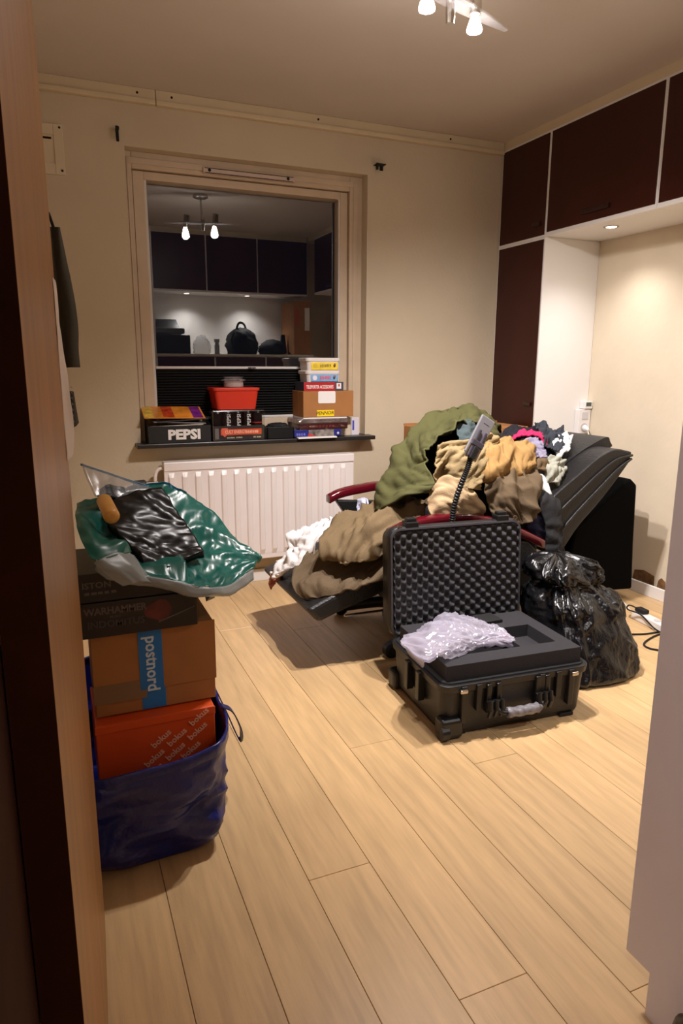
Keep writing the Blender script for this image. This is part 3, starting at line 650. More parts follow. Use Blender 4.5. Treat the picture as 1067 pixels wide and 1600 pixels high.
# ------------------------------------------------------------------ hanging things on the door
pm = mat('note_paper', (214, 200, 190), .6)
f0 = db + Vector((.0015, -.05, 0))
rows = []
for py_, dx in ((440, .001), (520, .003), (600, .010), (660, .014), (700, .012), (715, .009)):
    zz = at(95, py_, y=1.46).z
    rows.append([(db.x-.006, 1.40, zz), (db.x-.001+dx*.5, 1.45, zz), (db.x+dx, 1.497, zz)])
o = cloth('note_sheet', rows, pm, 'curled white sheet with handwriting pinned to the open door edge', 'paper', thick=.0008, nu=20, nv=10, amp=.002, freq=12, seed=2, world=True)
for i in range(7):
    zz = at(95, 606+i*9, y=1.45).z
    obj('writing_line', MB().box((db.x+.0145, 1.444, zz), (db.x+.0155, 1.494, zz+.0015)), mat('ink_grey', (140, 124, 124), .7), o)
gm_ = mat('dark_green_cloth', (52, 48, 36), .9, bump=.2, bscale=300)
rows = []
for py_, xl, xr in ((355, 84, 87), (400, 86, 95), (440, 88, 104), (480, 90, 114), (510, 92, 118), (545, 94, 118), (574, 96, 121)):
    rows.append([at(xl, py_, y=1.60), at((xl+xr)/2, py_, y=1.57), at(xr, py_, y=1.60)])
g_top = (rows[0][0]+rows[0][2])/2
hg = cloth('hanging_garment', rows, gm_, 'dark green garment hanging behind the open door edge', 'clothing', thick=.012, nu=30, nv=12, amp=.004, freq=12, seed=4, world=True)
rows = [[at(104, 612, y=1.6), at(108, 612, y=1.58), at(110, 612, y=1.6)], [at(104, 640, y=1.6), at(110, 640, y=1.57), at(115, 640, y=1.6)], [at(105, 668, y=1.6), at(112, 668, y=1.57), at(119, 661, y=1.6)]]
cloth('lower_corner', rows, gm_, parent=hg, thick=.01, nu=12, nv=8, amp=.002, world=True)

obj('hanger_loop', MB().tube([g_top+Vector((0, 0, -.01)), g_top+Vector((-.01, -.03, .02)), Vector((db.x-.03, 1.505, g_top.z+.02)), Vector((db.x-.04, 1.48, g_top.z+.02))], .003, 6), blackm_m, hg)
# ------------------------------------------------------------------ blue bag with boxes, stack on top
BC = Vector((.165, 1.885, 0))
blue_m = mat('blue_woven_plastic', (10, 26, 104), .30, spec=.6, var=.2, vscale=9, bump=.5, bscale=28)
bl = thing('carrier_bag', 'large blue woven plastic carrier bag holding boxes', 'bag', (BC.x, BC.y, 0))
rings = []; n = 110
lev = [(0, .84, 0), (.012, .90, .004), (.05, .95, .012), (.10, .99, .014), (.15, 1.02, .012), (.2, 1.05, .010), (.25, 1.07, .008), (.285, 1.085, .005), (.31, 1.09, .004)]
lev = [tuple(v_) for v_ in spline([Vector(l_) for l_ in lev], 46)]
for h, s_, am in lev:
    r_ = []; h = max(0, h)
    for j in range(n):
        a_ = 2*math.pi*j/n; c_, s2 = math.cos(a_), math.sin(a_)
        e_ = .5
        X_ = math.copysign(abs(c_)**e_, c_)*.212; Y_ = math.copysign(abs(s2)**e_, s2)*.25
        p = Vector((X_*s_, Y_*s_, 0))
        d_ = am*3.0*noise.noise(Vector((p.x*8, p.y*8, h*10))) + am*.9*((1-abs(noise.noise(Vector((p.x*12, p.y*12, h*26)))))**3-.3) + am*.25*((1-abs(noise.noise(Vector((p.x*25+h*20, p.y*25, h*40)))))**3-.3)
        zt_ = h
        if h > .25: zt_ = h + (.012*max(0, p.x/.2) + .075*max(0, p.y/.2) - .008*math.sin(a_*3+1))*(h-.25)/.065
        r_.append(BC + p*(1+d_*4) + Vector((0, 0, zt_)))
    rings.append(r_)
MBb = MB().loft(rings, cap=False); MBb.f.append(tuple(reversed(range(n))))
obj('bag_body', MBb, blue_m, bl, smooth=True, solid=.002)
top = rings[-1]
obj('rim_hem', MB().loft([[p+Vector((0, 0, dz)) + (p-BC-Vector((0, 0, p.z))).normalized()*dx for p in top] for dz, dx in ((-.032, .002), (-.030, .004), (.0, .005), (.003, .001), (.0, -.003))], cap=False), blue_m, bl, smooth=True)
hp = spline([BC+Vector((.228, -.06, .33)), BC+Vector((.262, -.05, .30)), BC+Vector((.292, -.03, .22)), BC+Vector((.296, .02, .165)), BC+Vector((.27, .08, .24)), BC+Vector((.232, .10, .34))], 30)
obj('carry_handle', MB().loft([[p+Vector((0, -.014, 0)), p+Vector((.003, -.014, .002)), p+Vector((.003, .014, .002)), p+Vector((0, .014, 0))] for p in hp]), mat('handle_blue', (14, 26, 90), .35), bl)
obj('care_tag', MB().box(BC+Vector((.296, -.03, .185)), BC+Vector((.298, .0, .21))), mat('tag_green', (190, 200, 120), .6), bl)
# orange parcel
or_m = mat('orange_card', (226, 84, 22), .5, var=.03)
oy = 1.735
x_l, x_r = at(150, 1150, y=oy).x, at(343, 1130, y=oy).x
zo = at(343, 1101, y=oy).z
t = thing('orange_parcel', 'orange parcel box with repeated pale lettering in the blue bag', 'box', ((x_l+x_r)/2, oy+.12, .17))
ob = obj('parcel_body', MB().box((x_l, oy, .17), (x_r-.012, oy+.25, zo)), or_m, t, bevel=.003)
obj('lid_flap', MB().box((x_l-.002, oy-.003, zo-.022), (x_r-.011, oy-.0005, zo)), or_m, t, bevel=.001)
pk = mat('parcel_print', (246, 190, 160), .5)
rv = Vector((math.cos(.66), 0, math.sin(.66))); uv = Vector((-math.sin(.66), 0, math.cos(.66)))
for i in range(9):
    for j in range(6):
        c_ = Vector((x_l+.12, oy-.0034, zo-.20)) + rv*(i*.078+(j % 2)*.03-.04) + uv*(j*-.029+.08)
        if x_l+.15+max(0, (zo-c_.z-.02))*-.3 < c_.x < x_r-.044 and .2 < c_.z < zo-.02:
            text('bokus', .025, pk, c_, rv, uv, ob, bold=.0005)
# cardboard box with blue tape
cyf = 1.775
x_l, x_r = at(146, 1050, y=cyf).x, at(336, 1050, y=cyf).x
zc0, zc1 = zo+.004, at(336, 968, y=cyf).z
t = thing('taped_carton', 'brown cardboard box closed with blue printed tape, on the orange parcel', 'box', ((x_l+x_r)/2, cyf+.14, zc0))
cb = obj('carton', MB().box((x_l, cyf, zc0), (x_r, cyf+.27, zc1)), card_m, t, bevel=.003)
zs = at(336, 1058, y=cyf).z
obj('upper_flap', MB().box((x_l-.002, cyf-.004, zs), (x_r+.003, cyf-.0005, zc1+.002)), card_m, t, bevel=.001)
obj('clear_tape', MB().box((x_l-.004, cyf-.005, zs-.022), (x_l+.13, cyf-.0042, zs+.03)), mat('tape_clear', (130, 100, 72), .2), cb)
tx0, tx1 = at(218, 1050, y=cyf).x, at(255, 1050, y=cyf).x
tp = obj('blue_tape', MB().box((tx0, cyf-.0062, zs+.001), (tx1, cyf-.0052, zc1+.002)).box((tx0+.003, cyf-.002, zc0+.003), (tx1+.004, cyf-.0008, zs)), mat('tape_blue', (20, 112, 190), .3), cb)
text('postnord', .046, mat('tape_print', (196, 214, 230), .4), ((tx0+tx1)/2+.002, cyf-.0068, (zs+zc1)/2-.012), (0, 0, -1), (1, 0, 0), tp, bold=.0009, sx=.92)
# two black hobby boxes
bxm = mat('hobby_black', (26, 24, 25), .4, var=.25, vscale=10)
greyt = mat('grey_print', (92, 86, 86), .5)
hy = 1.75; x_l, x_r = at(120, 950, y=hy).x, at(308, 950, y=hy).x
zb0, zb1 = zc1+.003, at(308, 926, y=hy).z+.004
t = thing('hobby_box', 'black printed hobby box with grey lettering on the cardboard box', 'box', ((x_l+x_r)/2, hy+.14, zb0))
hb = obj('box_body', MB().box((x_l, hy, zb0), (x_r, hy+.27, zb1)), bxm, t, bevel=.0015)
hgt = zb1-zb0; xm = x_l+(x_r-x_l)*.30
obj('title_plate', MB().box((x_l+.004, hy-.0006, zb0+hgt*.60), (x_l+(x_r-x_l)*.52, hy, zb0+hgt*.90)), mat('plate_dark', (40, 26, 24), .5), hb)
text('WARHAMMER', .026, greyt, (xm+.002, hy-.001, zb0+hgt*.75), (1, 0, 0), (0, 0, 1), hb, bold=.0006, sx=.92)
text('40,000', .010, greyt, (xm, hy-.0008, zb0+hgt*.56), (1, 0, 0), (0, 0, 1), hb)
text('INDOMITUS', .026, mat('dim_print', (66, 60, 62), .5), (xm+.002, hy-.0008, zb0+hgt*.37), (1, 0, 0), (0, 0, 1), hb, bold=.0005)
obj('printed_shape', MB().loft([[(x_l+(x_r-x_l)*(.66+.12*math.cos(q_)), y_, zb0+hgt*(.58+.3*math.sin(q_)*(1-.2*math.cos(3*q_)))) for q_ in [2*math.pi*i/14 for i in range(14)]] for y_ in (hy-.0006, hy)]), mat('print_red', (86, 30, 26), .5, var=.5, vscale=40), hb)
obj('printed_streak', MB().loft([[(x_l+(x_r-x_l)*.66, y_, zb0+hgt*.22), (x_l+(x_r-x_l)*.98, y_, zb0+hgt*.56), (x_l+(x_r-x_l)*.98, y_, zb0+hgt*.59), (x_l+(x_r-x_l)*.66, y_, zb0+hgt*.26)] for y_ in (hy-.0012, hy)]), greyt, hb)
zb2 = zb1+.076
t = thing('hobby_box', 'black printed hobby box directly under the turquoise bag', 'box', ((x_l+x_r)/2, hy+.14, zb1+.001))
hb = obj('box_body', MB().box((x_l-.01, hy+.005, zb1+.001), (x_r-.03, hy+.27, zb2)), bxm, t, bevel=.0015)
text('ISTON', .022, greyt, (x_l+.05, hy+.0044, zb1+.045), (1, 0, 0), (0, 0, 1), hb, bold=.0005, sx=1.1)
marks(5, .08, .008, greyt, (x_l+.06, hy+.0044, zb1+.025), (1, 0, 0), (0, 0, 1), hb, 11)
# turquoise bag
teal_m = mat('turquoise_plastic', (3, 92, 82), .30, spec=.6, var=.15, vscale=8)
grey_pl = mat('pale_grey_plastic', (138, 144, 144), .35)
bagrows = [
 [(122, 792, 2.03), (190, 768, 2.08), (243, 758, 2.10), (285, 768, 2.10), (325, 797, 2.08), (362, 835, 2.03), (408, 874, 1.93)],
 [(119, 800, 1.95), (180, 808, 2.0), (230, 806, 2.02), (275, 806, 2.02), (318, 824, 2.0), (356, 852, 1.96), (407, 876, 1.92)],
 [(124, 835, 1.84), (180, 848, 1.9), (225, 850, 1.93), (270, 850, 1.93), (312, 862, 1.92), (352, 872, 1.9), (404, 879, 1.90)],
 [(138, 866, 1.75), (185, 878, 1.78), (227, 886, 1.83), (272, 892, 1.83), (312, 896, 1.83), (350, 897, 1.83), (400, 884, 1.87)],
 [(146, 880, 1.70), (176, 893, 1.70), (222, 905, 1.72), (275, 914, 1.71), (312, 918, 1.71), (345, 920, 1.74), (394, 890, 1.85)]]
G_ = cloth_grid(bagrows, 54, 64, amp=.011, freq=13, seed=6, fine=.9)
zfloor = zb2+.004
for r_ in G_:
    for p in r_:
        if p.y > hy+.0 and p.x < x_r-.02: p.z = max(p.z, zfloor)
t = thing('turquoise_bag', 'open turquoise plastic bag lying on the black boxes', 'bag', (.24, 1.9, zb2))
obj('bag_sheet', MB().grid(G_), teal_m, t, smooth=True, solid=.0016, fix=False)
rim = G_[-1]
low = [p+Vector((0, -.006, -.016-.012*abs(math.sin(i*.13)))) for i, p in enumerate(rim)]
lo2 = [p+Vector((0, .012, -.028)) for p in rim]
lip = cloth_grid([[rim[i] for i in range(0, 64, 7)], [low[i] for i in range(0, 64, 7)], [lo2[i] for i in range(0, 64, 7)]], 10, 64, amp=.003, freq=20, world=True)
obj('outer_lip', MB().grid(lip), grey_pl, t, smooth=True, solid=.0016, fix=False)
fl_rows = [[(146, 880, 1.695), (160, 872, 1.70), (185, 862, 1.74), (210, 868, 1.78)], [(164, 898, 1.685), (180, 892, 1.69), (205, 885, 1.71), (224, 894, 1.74)], [(192, 916, 1.685), (205, 913, 1.69), (222, 910, 1.70), (236, 912, 1.71)]]
cloth('folded_grey_flap', fl_rows, grey_pl, parent=t, thick=.0014, nu=24, nv=24, amp=.005, freq=18, seed=12)
lf_rows = [[(119, 797, 1.93), (122, 800, 1.90), (128, 806, 1.88)], [(122, 830, 1.80), (140, 832, 1.78), (165, 842, 1.80)], [(138, 868, 1.72), (160, 866, 1.72), (196, 848, 1.77)], [(150, 878, 1.70), (172, 872, 1.71), (206, 862, 1.76)]]
cloth('turned_edge', lf_rows, teal_m, parent=t, thick=.0014, nu=30, nv=24, amp=.008, freq=16, seed=14)
be = [G_[0][j] for j in range(12, 34)]
obj('blue_edge_strip', MB().loft([[p+Vector((0, -.003, .004)), p+Vector((0, .002, .004)), p+Vector((0, .002, -.010)), p+Vector((0, -.003, -.010))] for p in be]), mat('strip_blue', (40, 130, 180), .3), t)
# black package, clear zip bag, wooden roll on it
bp_m = mat('black_glossy_plastic', (12, 11, 11), .3, spec=.35, var=.3, vscale=6)
cloth('black_package', [[(172, 790, 1.99), (205, 775, 2.02), (250, 766, 2.05)], [(172, 826, 1.90), (222, 815, 1.93), (282, 815, 1.97)], [(212, 866, 1.83), (255, 862, 1.86), (306, 852, 1.90)], [(226, 898, 1.775), (265, 884, 1.81), (318, 868, 1.86)]], bp_m,
      'crumpled black plastic package lying in the turquoise bag', 'package', thick=.022, nu=46, nv=46, amp=.007, freq=15, seed=21, fine=1.0)
zo_ = cloth('zip_bag', [[(126, 726, 2.02), (160, 737, 2.05), (205, 752, 2.08), (247, 765, 2.10)], [(136, 752, 1.99), (165, 756, 2.02), (200, 764, 2.05), (238, 770, 2.07)], [(148, 776, 1.96), (170, 778, 1.99), (195, 779, 2.02), (226, 778, 2.03)]], clear_m,
      'clear zip bag standing up behind the black package', 'bag', thick=.003, nu=24, nv=24, amp=.005, freq=14, seed=5)
cloth('zip_edge', [[(126, 724, 2.018), (160, 735, 2.048), (205, 750, 2.078), (247, 763, 2.098)], [(126, 727.5, 2.018), (160, 738.5, 2.048), (205, 754, 2.078), (247, 767, 2.098)]], mat('zip_blue', (70, 130, 160), .4), parent=zo_, thick=.004, nu=4, nv=24, amp=.001)
cloth('dark_contents', [[(150, 768, 2.0), (170, 760, 2.03), (200, 770, 2.06)], [(152, 780, 1.99), (176, 780, 2.0), (205, 782, 2.03)]], mat('contents_dark', (40, 44, 48), .5), parent=zo_, thick=.012, nu=16, nv=16, amp=.008, freq=22)
w0, w1 = at(162, 781, y=1.90), at(176, 810, y=1.80)
tag(obj('wooden_roll', MB().tube([w0, w0.lerp(w1, .04), w0.lerp(w1, .9), w0.lerp(w1, .97), w1], [.014, .0195, .0205, .017, .008], 18), mat('pale_wood', (222, 164, 84), .4, var=.08, vscale=20), smooth=True), 'pale wooden roller with a rounded end lying on the black package', 'roller')
tag(obj('foil_corner', MB().loft([[at(318, 920, y=1.74), at(332, 928, y=1.75), at(336, 934, y=1.77), at(322, 940, y=1.76)], [at(318, 920, y=1.76), at(332, 928, y=1.77), at(336, 934, y=1.79), at(322, 940, y=1.78)]]), bp_m), 'black plastic corner poking out below the turquoise bag', 'package')

# ------------------------------------------------------------------ recliner
CY0, CY1 = 2.57, 3.24
rc = thing('recliner', 'reclined black leather armchair with glossy maroon armrests, heaped with clothes', 'armchair', (1.8, 2.9, 0))
def slab(name, prof_top, prof_bot, y0, y1, m, parent, n=26, bev=.02, smooth=True):
    a_ = spline([(p[0], 0, p[1]) for p in prof_top], n); b_ = spline([(p[0], 0, p[1]) for p in prof_bot], n)
    loop = [(p.x, p.z) for p in a_] + [(p.x, p.z) for p in reversed(b_)]
    return obj(name, MB().loft([[(x, y, z) for x, z in loop] for y in (y0, y1)]), m, parent, bevel=bev, seg=3)
slab('seat', [(1.30, .44), (1.55, .47), (1.85, .45), (2.15, .46)], [(1.32, .32), (1.6, .32), (1.9, .31), (2.15, .32)], CY0+.05, CY1-.05, leather_m, rc)
slab('footrest', [(.93, .290), (1.1, .36), (1.32, .43)], [(.985, .225), (1.12, .27), (1.33, .33)], 2.575, 3.24, leather_m, rc, n=14, bev=.025)
ys = CY0+.03
up_ = [at(*p, y=ys) for p in ((850, 800), (866, 775), (904, 742), (937, 714), (962, 702), (988, 706))]
dn_ = [at(*p, y=ys) for p in ((872, 872), (886, 850), (905, 822), (936, 786), (964, 750), (984, 722))]
bk = slab('backrest', [(p.x, p.z) for p in up_], [(p.x, p.z) for p in dn_], ys, CY1-.03, leather_m, rc, bev=.03)
for k_, (dy, off_) in enumerate(((-.004, .33), (-.004, .66))):
    ln = spline([u_.lerp(d_, off_) for u_, d_ in zip(up_, dn_)], 24)
    obj('seam_piping', MB().tube([p+Vector((0, dy, 0)) for p in ln], .007, 8), leather_m, bk, smooth=True)
h0, h1 = at(872, 724, y=2.75), at(952, 686, y=2.75)
hp = [(h0.x, h0.z-.02), (h0.lerp(h1, .5).x, h0.lerp(h1, .5).z+.015), (h1.x-.03, h1.z+.012), (h1.x, h1.z-.015)]
slab('headrest', hp, [(h0.x+.03, h0.z-.08), (h0.lerp(h1, .5).x+.03, h0.lerp(h1, .5).z-.06), (h1.x, h1.z-.045), (h1.x+.012, h1.z-.03)], 2.74, 3.2, leather_m, rc, bev=.02)
# lower frame / pedestal
obj('side_frame', MB().box((1.42, CY0+.05, .17), (2.16, CY0+.08, .36)).box((1.42, CY1-.08, .17), (2.16, CY1-.05, .36)), blackm_m, rc, bevel=.01)
obj('underframe', MB().box((1.40, CY0+.10, .20), (2.2, CY1-.10, .34)), blackm_m, rc, bevel=.02)
obj('pedestal', MB().lathe([(.30, .03), (.30, .055), (.09, .075), (.06, .1), (.06, .2)], (1.78, 2.9, 0), 28), black_m, rc)
for s_ in (-1, 1):
    lg = obj('base_foot', MB().tube(spline([(1.78, 2.9+s_*.1, .07), (1.55, 2.9+s_*.22, .07), (1.36, 2.9+s_*.29, .05)], 12), [.035]*6+[.032]*6, 10), black_m, rc, smooth=True)
    obj('caster', MB().lathe([(.02, -.022), (.036, -.016), (.036, .016), (.02, .022)], (1.345, 2.9+s_*.295, .036), 18, (0, 1, 0)), black_m, lg)
    obj('base_foot', MB().tube([(1.78, 2.9+s_*.1, .07), (2.2, 2.9+s_*.25, .03)], .03, 10), black_m, rc, smooth=True)
obj('steel_link', MB().tube([at(538, 962, y=2.66), at(645, 947, y=2.66)], .006, 8), chrome_m, rc)
# hanging black back part
b0 = at(928, 893, y=2.95); b1 = at(957, 912, y=2.95); b2 = at(964, 752, y=2.95)
obj('back_skirt', MB().loft([[(b0.x-.35, y, .09), (b0.x, y, .065), (b1.x, y, .055), (b1.x-.02, y, .32), (b2.x, y, .66), (b2.x-.05, y, .70), (b0.x-.3, y, .45)] for y in (2.80, 3.02)]), mat('black_skirt', (5, 5, 6), .95, spec=.1), rc, bevel=.015)
# armrests
def arm(y, pts, label):
    p = spline([at(u, v_, y=y) for u, v_ in pts], 24)
    rr = [[q+Vector((0, -.032, .005)), q+Vector((0, -.03, .022)), q+Vector((0, 0, .03)), q+Vector((0, .03, .022)), q+Vector((0, .032, .005)), q+Vector((0, .028, -.018)), q+Vector((0, -.028, -.018))] for q in p]
    o_ = obj('armrest', MB().loft(rr), maroon_m, rc, bevel=.006, smooth=True); o_['label'] = label
    obj('side_panel', MB().loft([[(p[3].x, y+s_, p[3].z-.02), (p[-3].x, y+s_, p[-3].z-.02), (2.15, y+s_, .36), (p[4].x+.16, y+s_, .36)] for s_ in (-.02, .02)]), leather_m, rc, bevel=.006)
arm(3.27, [(512, 781), (530, 772), (560, 765), (600, 760), (680, 765), (760, 790)], 'glossy maroon armrest by the radiator')
arm(2.535, [(607, 836), (640, 822), (690, 812), (740, 811), (790, 824), (846, 850)], 'glossy maroon armrest behind the case lid')

# clothes heap: a dark under-layer and single garments
g = 'clothes heaped on the recliner'
blk = mat('black_cotton', (15, 15, 17), .95, bump=.3, bscale=80)
o = blob('black_clothes_heap', (1.90, 2.93, .655), (.38, .24, .31), blk, amp=.22, freq=2.2, seed=2, nu=48, nv=32)
tag(o, 'bundle of black clothes filling the gaps under the coloured garments', 'clothing', g)
def fab(name, c, **k): return mat(name, c, .88, spec=.25, var=.10, vscale=10, bump=.25, bscale=220, **k)
olive = fab('olive_cotton', (80, 79, 46)); 
def yy(rows, ys): return [[(p[0], p[1], q) for p, q in zip(r_, y_)] for r_, y_ in zip(rows, ys)]
green_rows = [
 [(600, 822, 2.98), (580, 800, 2.86), (592, 790, 2.72), (630, 774, 2.60), (673, 770, 2.55)],
 [(606, 790, 3.06), (585, 755, 2.92), (608, 756, 2.76), (640, 750, 2.63), (677, 750, 2.55)],
 [(626, 760, 3.1), (602, 720, 2.98), (622, 722, 2.84), (644, 724, 2.72), (660, 716, 2.66)],
 [(650, 740, 3.14), (622, 690, 3.02), (640, 695, 2.9), (655, 702, 2.76), (668, 697, 2.68)],
 [(672, 710, 3.16), (648, 657, 3.04), (662, 666, 2.94), (676, 680, 2.8), (692, 677, 2.70)],
 [(700, 690, 3.16), (684, 637, 3.04), (692, 648, 2.96), (703, 660, 2.84), (716, 656, 2.74)],
 [(730, 680, 3.16), (722, 630, 3.02), (725, 638, 2.95), (730, 646, 2.86), (738, 652, 2.76)],
 [(765, 690, 3.14), (757, 640, 3.0), (757, 646, 2.94), (759, 656, 2.86), (762, 668, 2.78)],
 [(785, 705, 3.1), (784, 664, 2.98), (782, 670, 2.92), (780, 680, 2.86), (779, 694, 2.8)]]
cloth('olive_jacket', green_rows, olive, 'olive green jacket draped over the top of the clothes heap', 'jacket', thick=.008, group=g, nu=80, nv=60, amp=.016, freq=7, seed=1, aniso=(1, 1, .7))
tq = fab('slate_cotton', (70, 82, 84))
cloth('slate_shirt', [[(714, 664, 2.80), (728, 662, 2.80), (746, 668, 2.80)], [(712, 672, 2.78), (728, 672, 2.76), (745, 680, 2.78)], [(714, 694, 2.72), (726, 698, 2.71), (738, 700, 2.72)]], tq, 'slate grey shirt peeking out under the olive jacket', 'shirt', thick=.006, group=g, nu=26, nv=26, amp=.014, freq=16, seed=3)
kh = fab('khaki_cotton', (150, 130, 94))
cloth('khaki_trousers', [[(684, 702, 2.66), (700, 692, 2.66), (725, 692, 2.65), (752, 680, 2.68), (778, 684, 2.70)], [(678, 722, 2.62), (696, 716, 2.63), (712, 722, 2.60), (735, 720, 2.60), (762, 712, 2.64)], [(674, 742, 2.60), (690, 735, 2.64), (708, 742, 2.585), (730, 750, 2.575), (745, 752, 2.6)], [(680, 760, 2.6), (694, 752, 2.63), (712, 758, 2.58), (736, 764, 2.575), (748, 766, 2.6)]], kh, 'khaki trousers with a rolled waistband behind the flexible stalk', 'trousers', thick=.008, group=g, nu=50, nv=56, amp=.016, freq=12, seed=7)
bei = fab('beige_cotton', (176, 150, 116))
cloth('beige_garment', [[(676, 770, 2.60), (690, 748, 2.59), (712, 752, 2.575), (722, 762, 2.6)], [(668, 788, 2.57), (690, 775, 2.545), (714, 776, 2.54), (738, 775, 2.56)], [(674, 808, 2.55), (694, 800, 2.535), (716, 798, 2.535), (752, 790, 2.56)], [(678, 822, 2.56), (696, 814, 2.55), (720, 812, 2.55), (748, 808, 2.57)]], bei, 'smooth light beige garment hanging to the near armrest', 'clothing', thick=.008, group=g, nu=44, nv=44, amp=.014, freq=9, seed=9)
och = fab('ochre_cotton', (160, 126, 78))
cloth('ochre_shirt', [[(746, 700, 2.70), (775, 690, 2.72), (800, 690, 2.74), (834, 704, 2.72)], [(745, 722, 2.64), (772, 712, 2.64), (802, 708, 2.66), (832, 716, 2.68)], [(742, 740, 2.60), (772, 735, 2.60), (800, 728, 2.62), (822, 728, 2.66)], [(748, 752, 2.60), (776, 750, 2.595), (800, 742, 2.62), (816, 740, 2.66)]], och, 'ochre yellow shirt crumpled beside the flexible stalk', 'shirt', thick=.008, group=g, nu=50, nv=50, amp=.02, freq=11, seed=11)
tau = fab('taupe_cotton', (98, 82, 62))
cloth('taupe_trousers', [[(752, 758, 2.60), (778, 744, 2.62), (808, 734, 2.66), (832, 728, 2.68)], [(758, 782, 2.57), (780, 768, 2.57), (808, 762, 2.58), (835, 752, 2.62)], [(764, 802, 2.55), (786, 792, 2.54), (812, 790, 2.54), (834, 782, 2.58)], [(786, 824, 2.54), (800, 818, 2.53), (818, 818, 2.53), (830, 806, 2.56)]], tau, 'dark taupe trousers bulging over the corner of the case lid', 'trousers', thick=.008, group=g, nu=56, nv=50, amp=.022, freq=9, seed=13)
tau2 = fab('taupe_cotton_b', (112, 94, 68))
cloth('brown_coat', [[(560, 808, 2.98), (590, 795, 2.90), (630, 782, 2.78), (672, 780, 2.68)], [(535, 818, 2.90), (570, 815, 2.82), (610, 805, 2.72), (664, 800, 2.62)], [(512, 838, 2.82), (545, 835, 2.72), (590, 828, 2.63), (640, 822, 2.58)], [(506, 862, 2.74), (540, 866, 2.64), (580, 862, 2.58), (612, 846, 2.56)], [(512, 872, 2.72), (545, 878, 2.62), (578, 876, 2.57), (612, 858, 2.56)]], tau2, 'brown coat bunched on the seat between the armrests', 'coat', thick=.01, group=g, nu=60, nv=60, amp=.026, freq=8, seed=15)
cloth('brown_trousers', [[(488, 868, 2.95), (530, 862, 2.85), (575, 862, 2.72), (616, 850, 2.60)], [(468, 886, 2.90), (520, 882, 2.78), (570, 878, 2.66), (616, 868, 2.575)], [(457, 908, 2.82), (505, 905, 2.72), (560, 900, 2.62), (614, 884, 2.56)], [(462, 926, 2.74), (500, 922, 2.66), (555, 916, 2.575), (614, 893, 2.55)], [(476, 938, 2.68), (505, 936, 2.62), (555, 924, 2.555), (612, 898, 2.55)]], tau, 'brown trousers spread over the raised footrest', 'trousers', thick=.01, group=g, nu=64, nv=60, amp=.016, freq=8, seed=17, aniso=(.6, 1, 1))
wht = fab('white_cotton', (226, 222, 220))
cloth('white_shirt', [[(500, 824, 3.1), (515, 820, 3.05), (527, 814, 3.0)], [(458, 836, 3.12), (482, 842, 3.0), (515, 832, 2.92)], [(452, 862, 3.1), (468, 862, 3.0), (488, 868, 2.9)], [(436, 890, 3.1), (446, 890, 3.0), (458, 890, 2.94)], [(428, 904, 3.1), (434, 906, 3.05), (440, 905, 3.0)]], wht, 'white shirt trailing off the far side of the footrest', 'shirt', thick=.006, group=g, nu=50, nv=30, amp=.016, freq=14, seed=19)
cloth('patterned_scarf', [[(428, 898, 3.09), (434, 896, 3.04), (440, 898, 3.0)], [(424, 908, 3.09), (430, 908, 3.05), (439, 905, 3.0)], [(428, 920, 3.07), (430, 914, 3.04), (436, 908, 3.0)]], fab('red_print', (150, 84, 66)), 'small reddish patterned cloth end hanging from the footrest tip', 'scarf', thick=.005, group=g, nu=16, nv=14, amp=.008, freq=20, seed=20)
dk = fab('charcoal_cotton', (42, 42, 44))
cloth('charcoal_trousers', [[(832, 762, 2.62), (848, 766, 2.63), (866, 778, 2.64)], [(838, 785, 2.57), (856, 790, 2.565), (872, 796, 2.58)], [(850, 820, 2.55), (862, 822, 2.545), (876, 828, 2.56)], [(850, 850, 2.55), (864, 852, 2.54), (880, 856, 2.56)], [(847, 872, 2.555), (864, 876, 2.55), (884, 878, 2.57)]], dk, 'charcoal trouser leg hanging down beside the backrest', 'trousers', thick=.008, group=g, nu=44, nv=26, amp=.01, freq=10, seed=23, aniso=(1.5, 1, .4))
cloth('navy_garment', [[(826, 796, 2.6), (838, 792, 2.6), (850, 798, 2.6)], [(820, 815, 2.57), (836, 812, 2.56), (850, 824, 2.58)], [(824, 828, 2.57), (838, 836, 2.57), (848, 846, 2.58)]], fab('navy_cotton', (34, 36, 62)), 'navy blue garment tucked under the charcoal trousers', 'clothing', thick=.008, group=g, nu=24, nv=20, amp=.01, freq=14, seed=24)
cloth('black_shirt', [[(782, 690, 2.95), (800, 670, 3.0), (840, 672, 3.02), (868, 680, 3.0)], [(784, 705, 2.85), (806, 690, 2.85), (842, 690, 2.88), (870, 696, 2.9)], [(790, 722, 2.76), (812, 712, 2.76), (842, 716, 2.78), (868, 722, 2.8)]], fab('ink_cotton', (32, 30, 38)), 'ink black shirt spread flat behind the pink cloth', 'shirt', thick=.008, group=g, nu=40, nv=40, amp=.012, freq=12, seed=25)
cloth('pink_top', [[(798, 688, 2.86), (818, 676, 2.89), (840, 678, 2.88), (852, 690, 2.84)], [(796, 693, 2.80), (818, 683, 2.82), (838, 686, 2.82), (853, 697, 2.8)]], fab('magenta_cotton', (206, 40, 92)), 'bright pink top squeezed in the heap', 'clothing', thick=.01, group=g, nu=20, nv=40, amp=.008, freq=18, seed=26)
cloth('plaid_shirt', [[(834, 668, 3.0), (848, 668, 3.0), (862, 676, 2.98), (880, 670, 2.98)], [(838, 680, 2.88), (852, 684, 2.88), (866, 690, 2.88), (880, 684, 2.9)], [(850, 702, 2.8), (858, 704, 2.78), (868, 708, 2.8), (876, 700, 2.84)]], fab('dark_plaid', (52, 56, 64), ), 'dark blue-grey checked shirt against the white side panel', 'shirt', thick=.007, group=g, nu=36, nv=40, amp=.018, freq=16, seed=27)
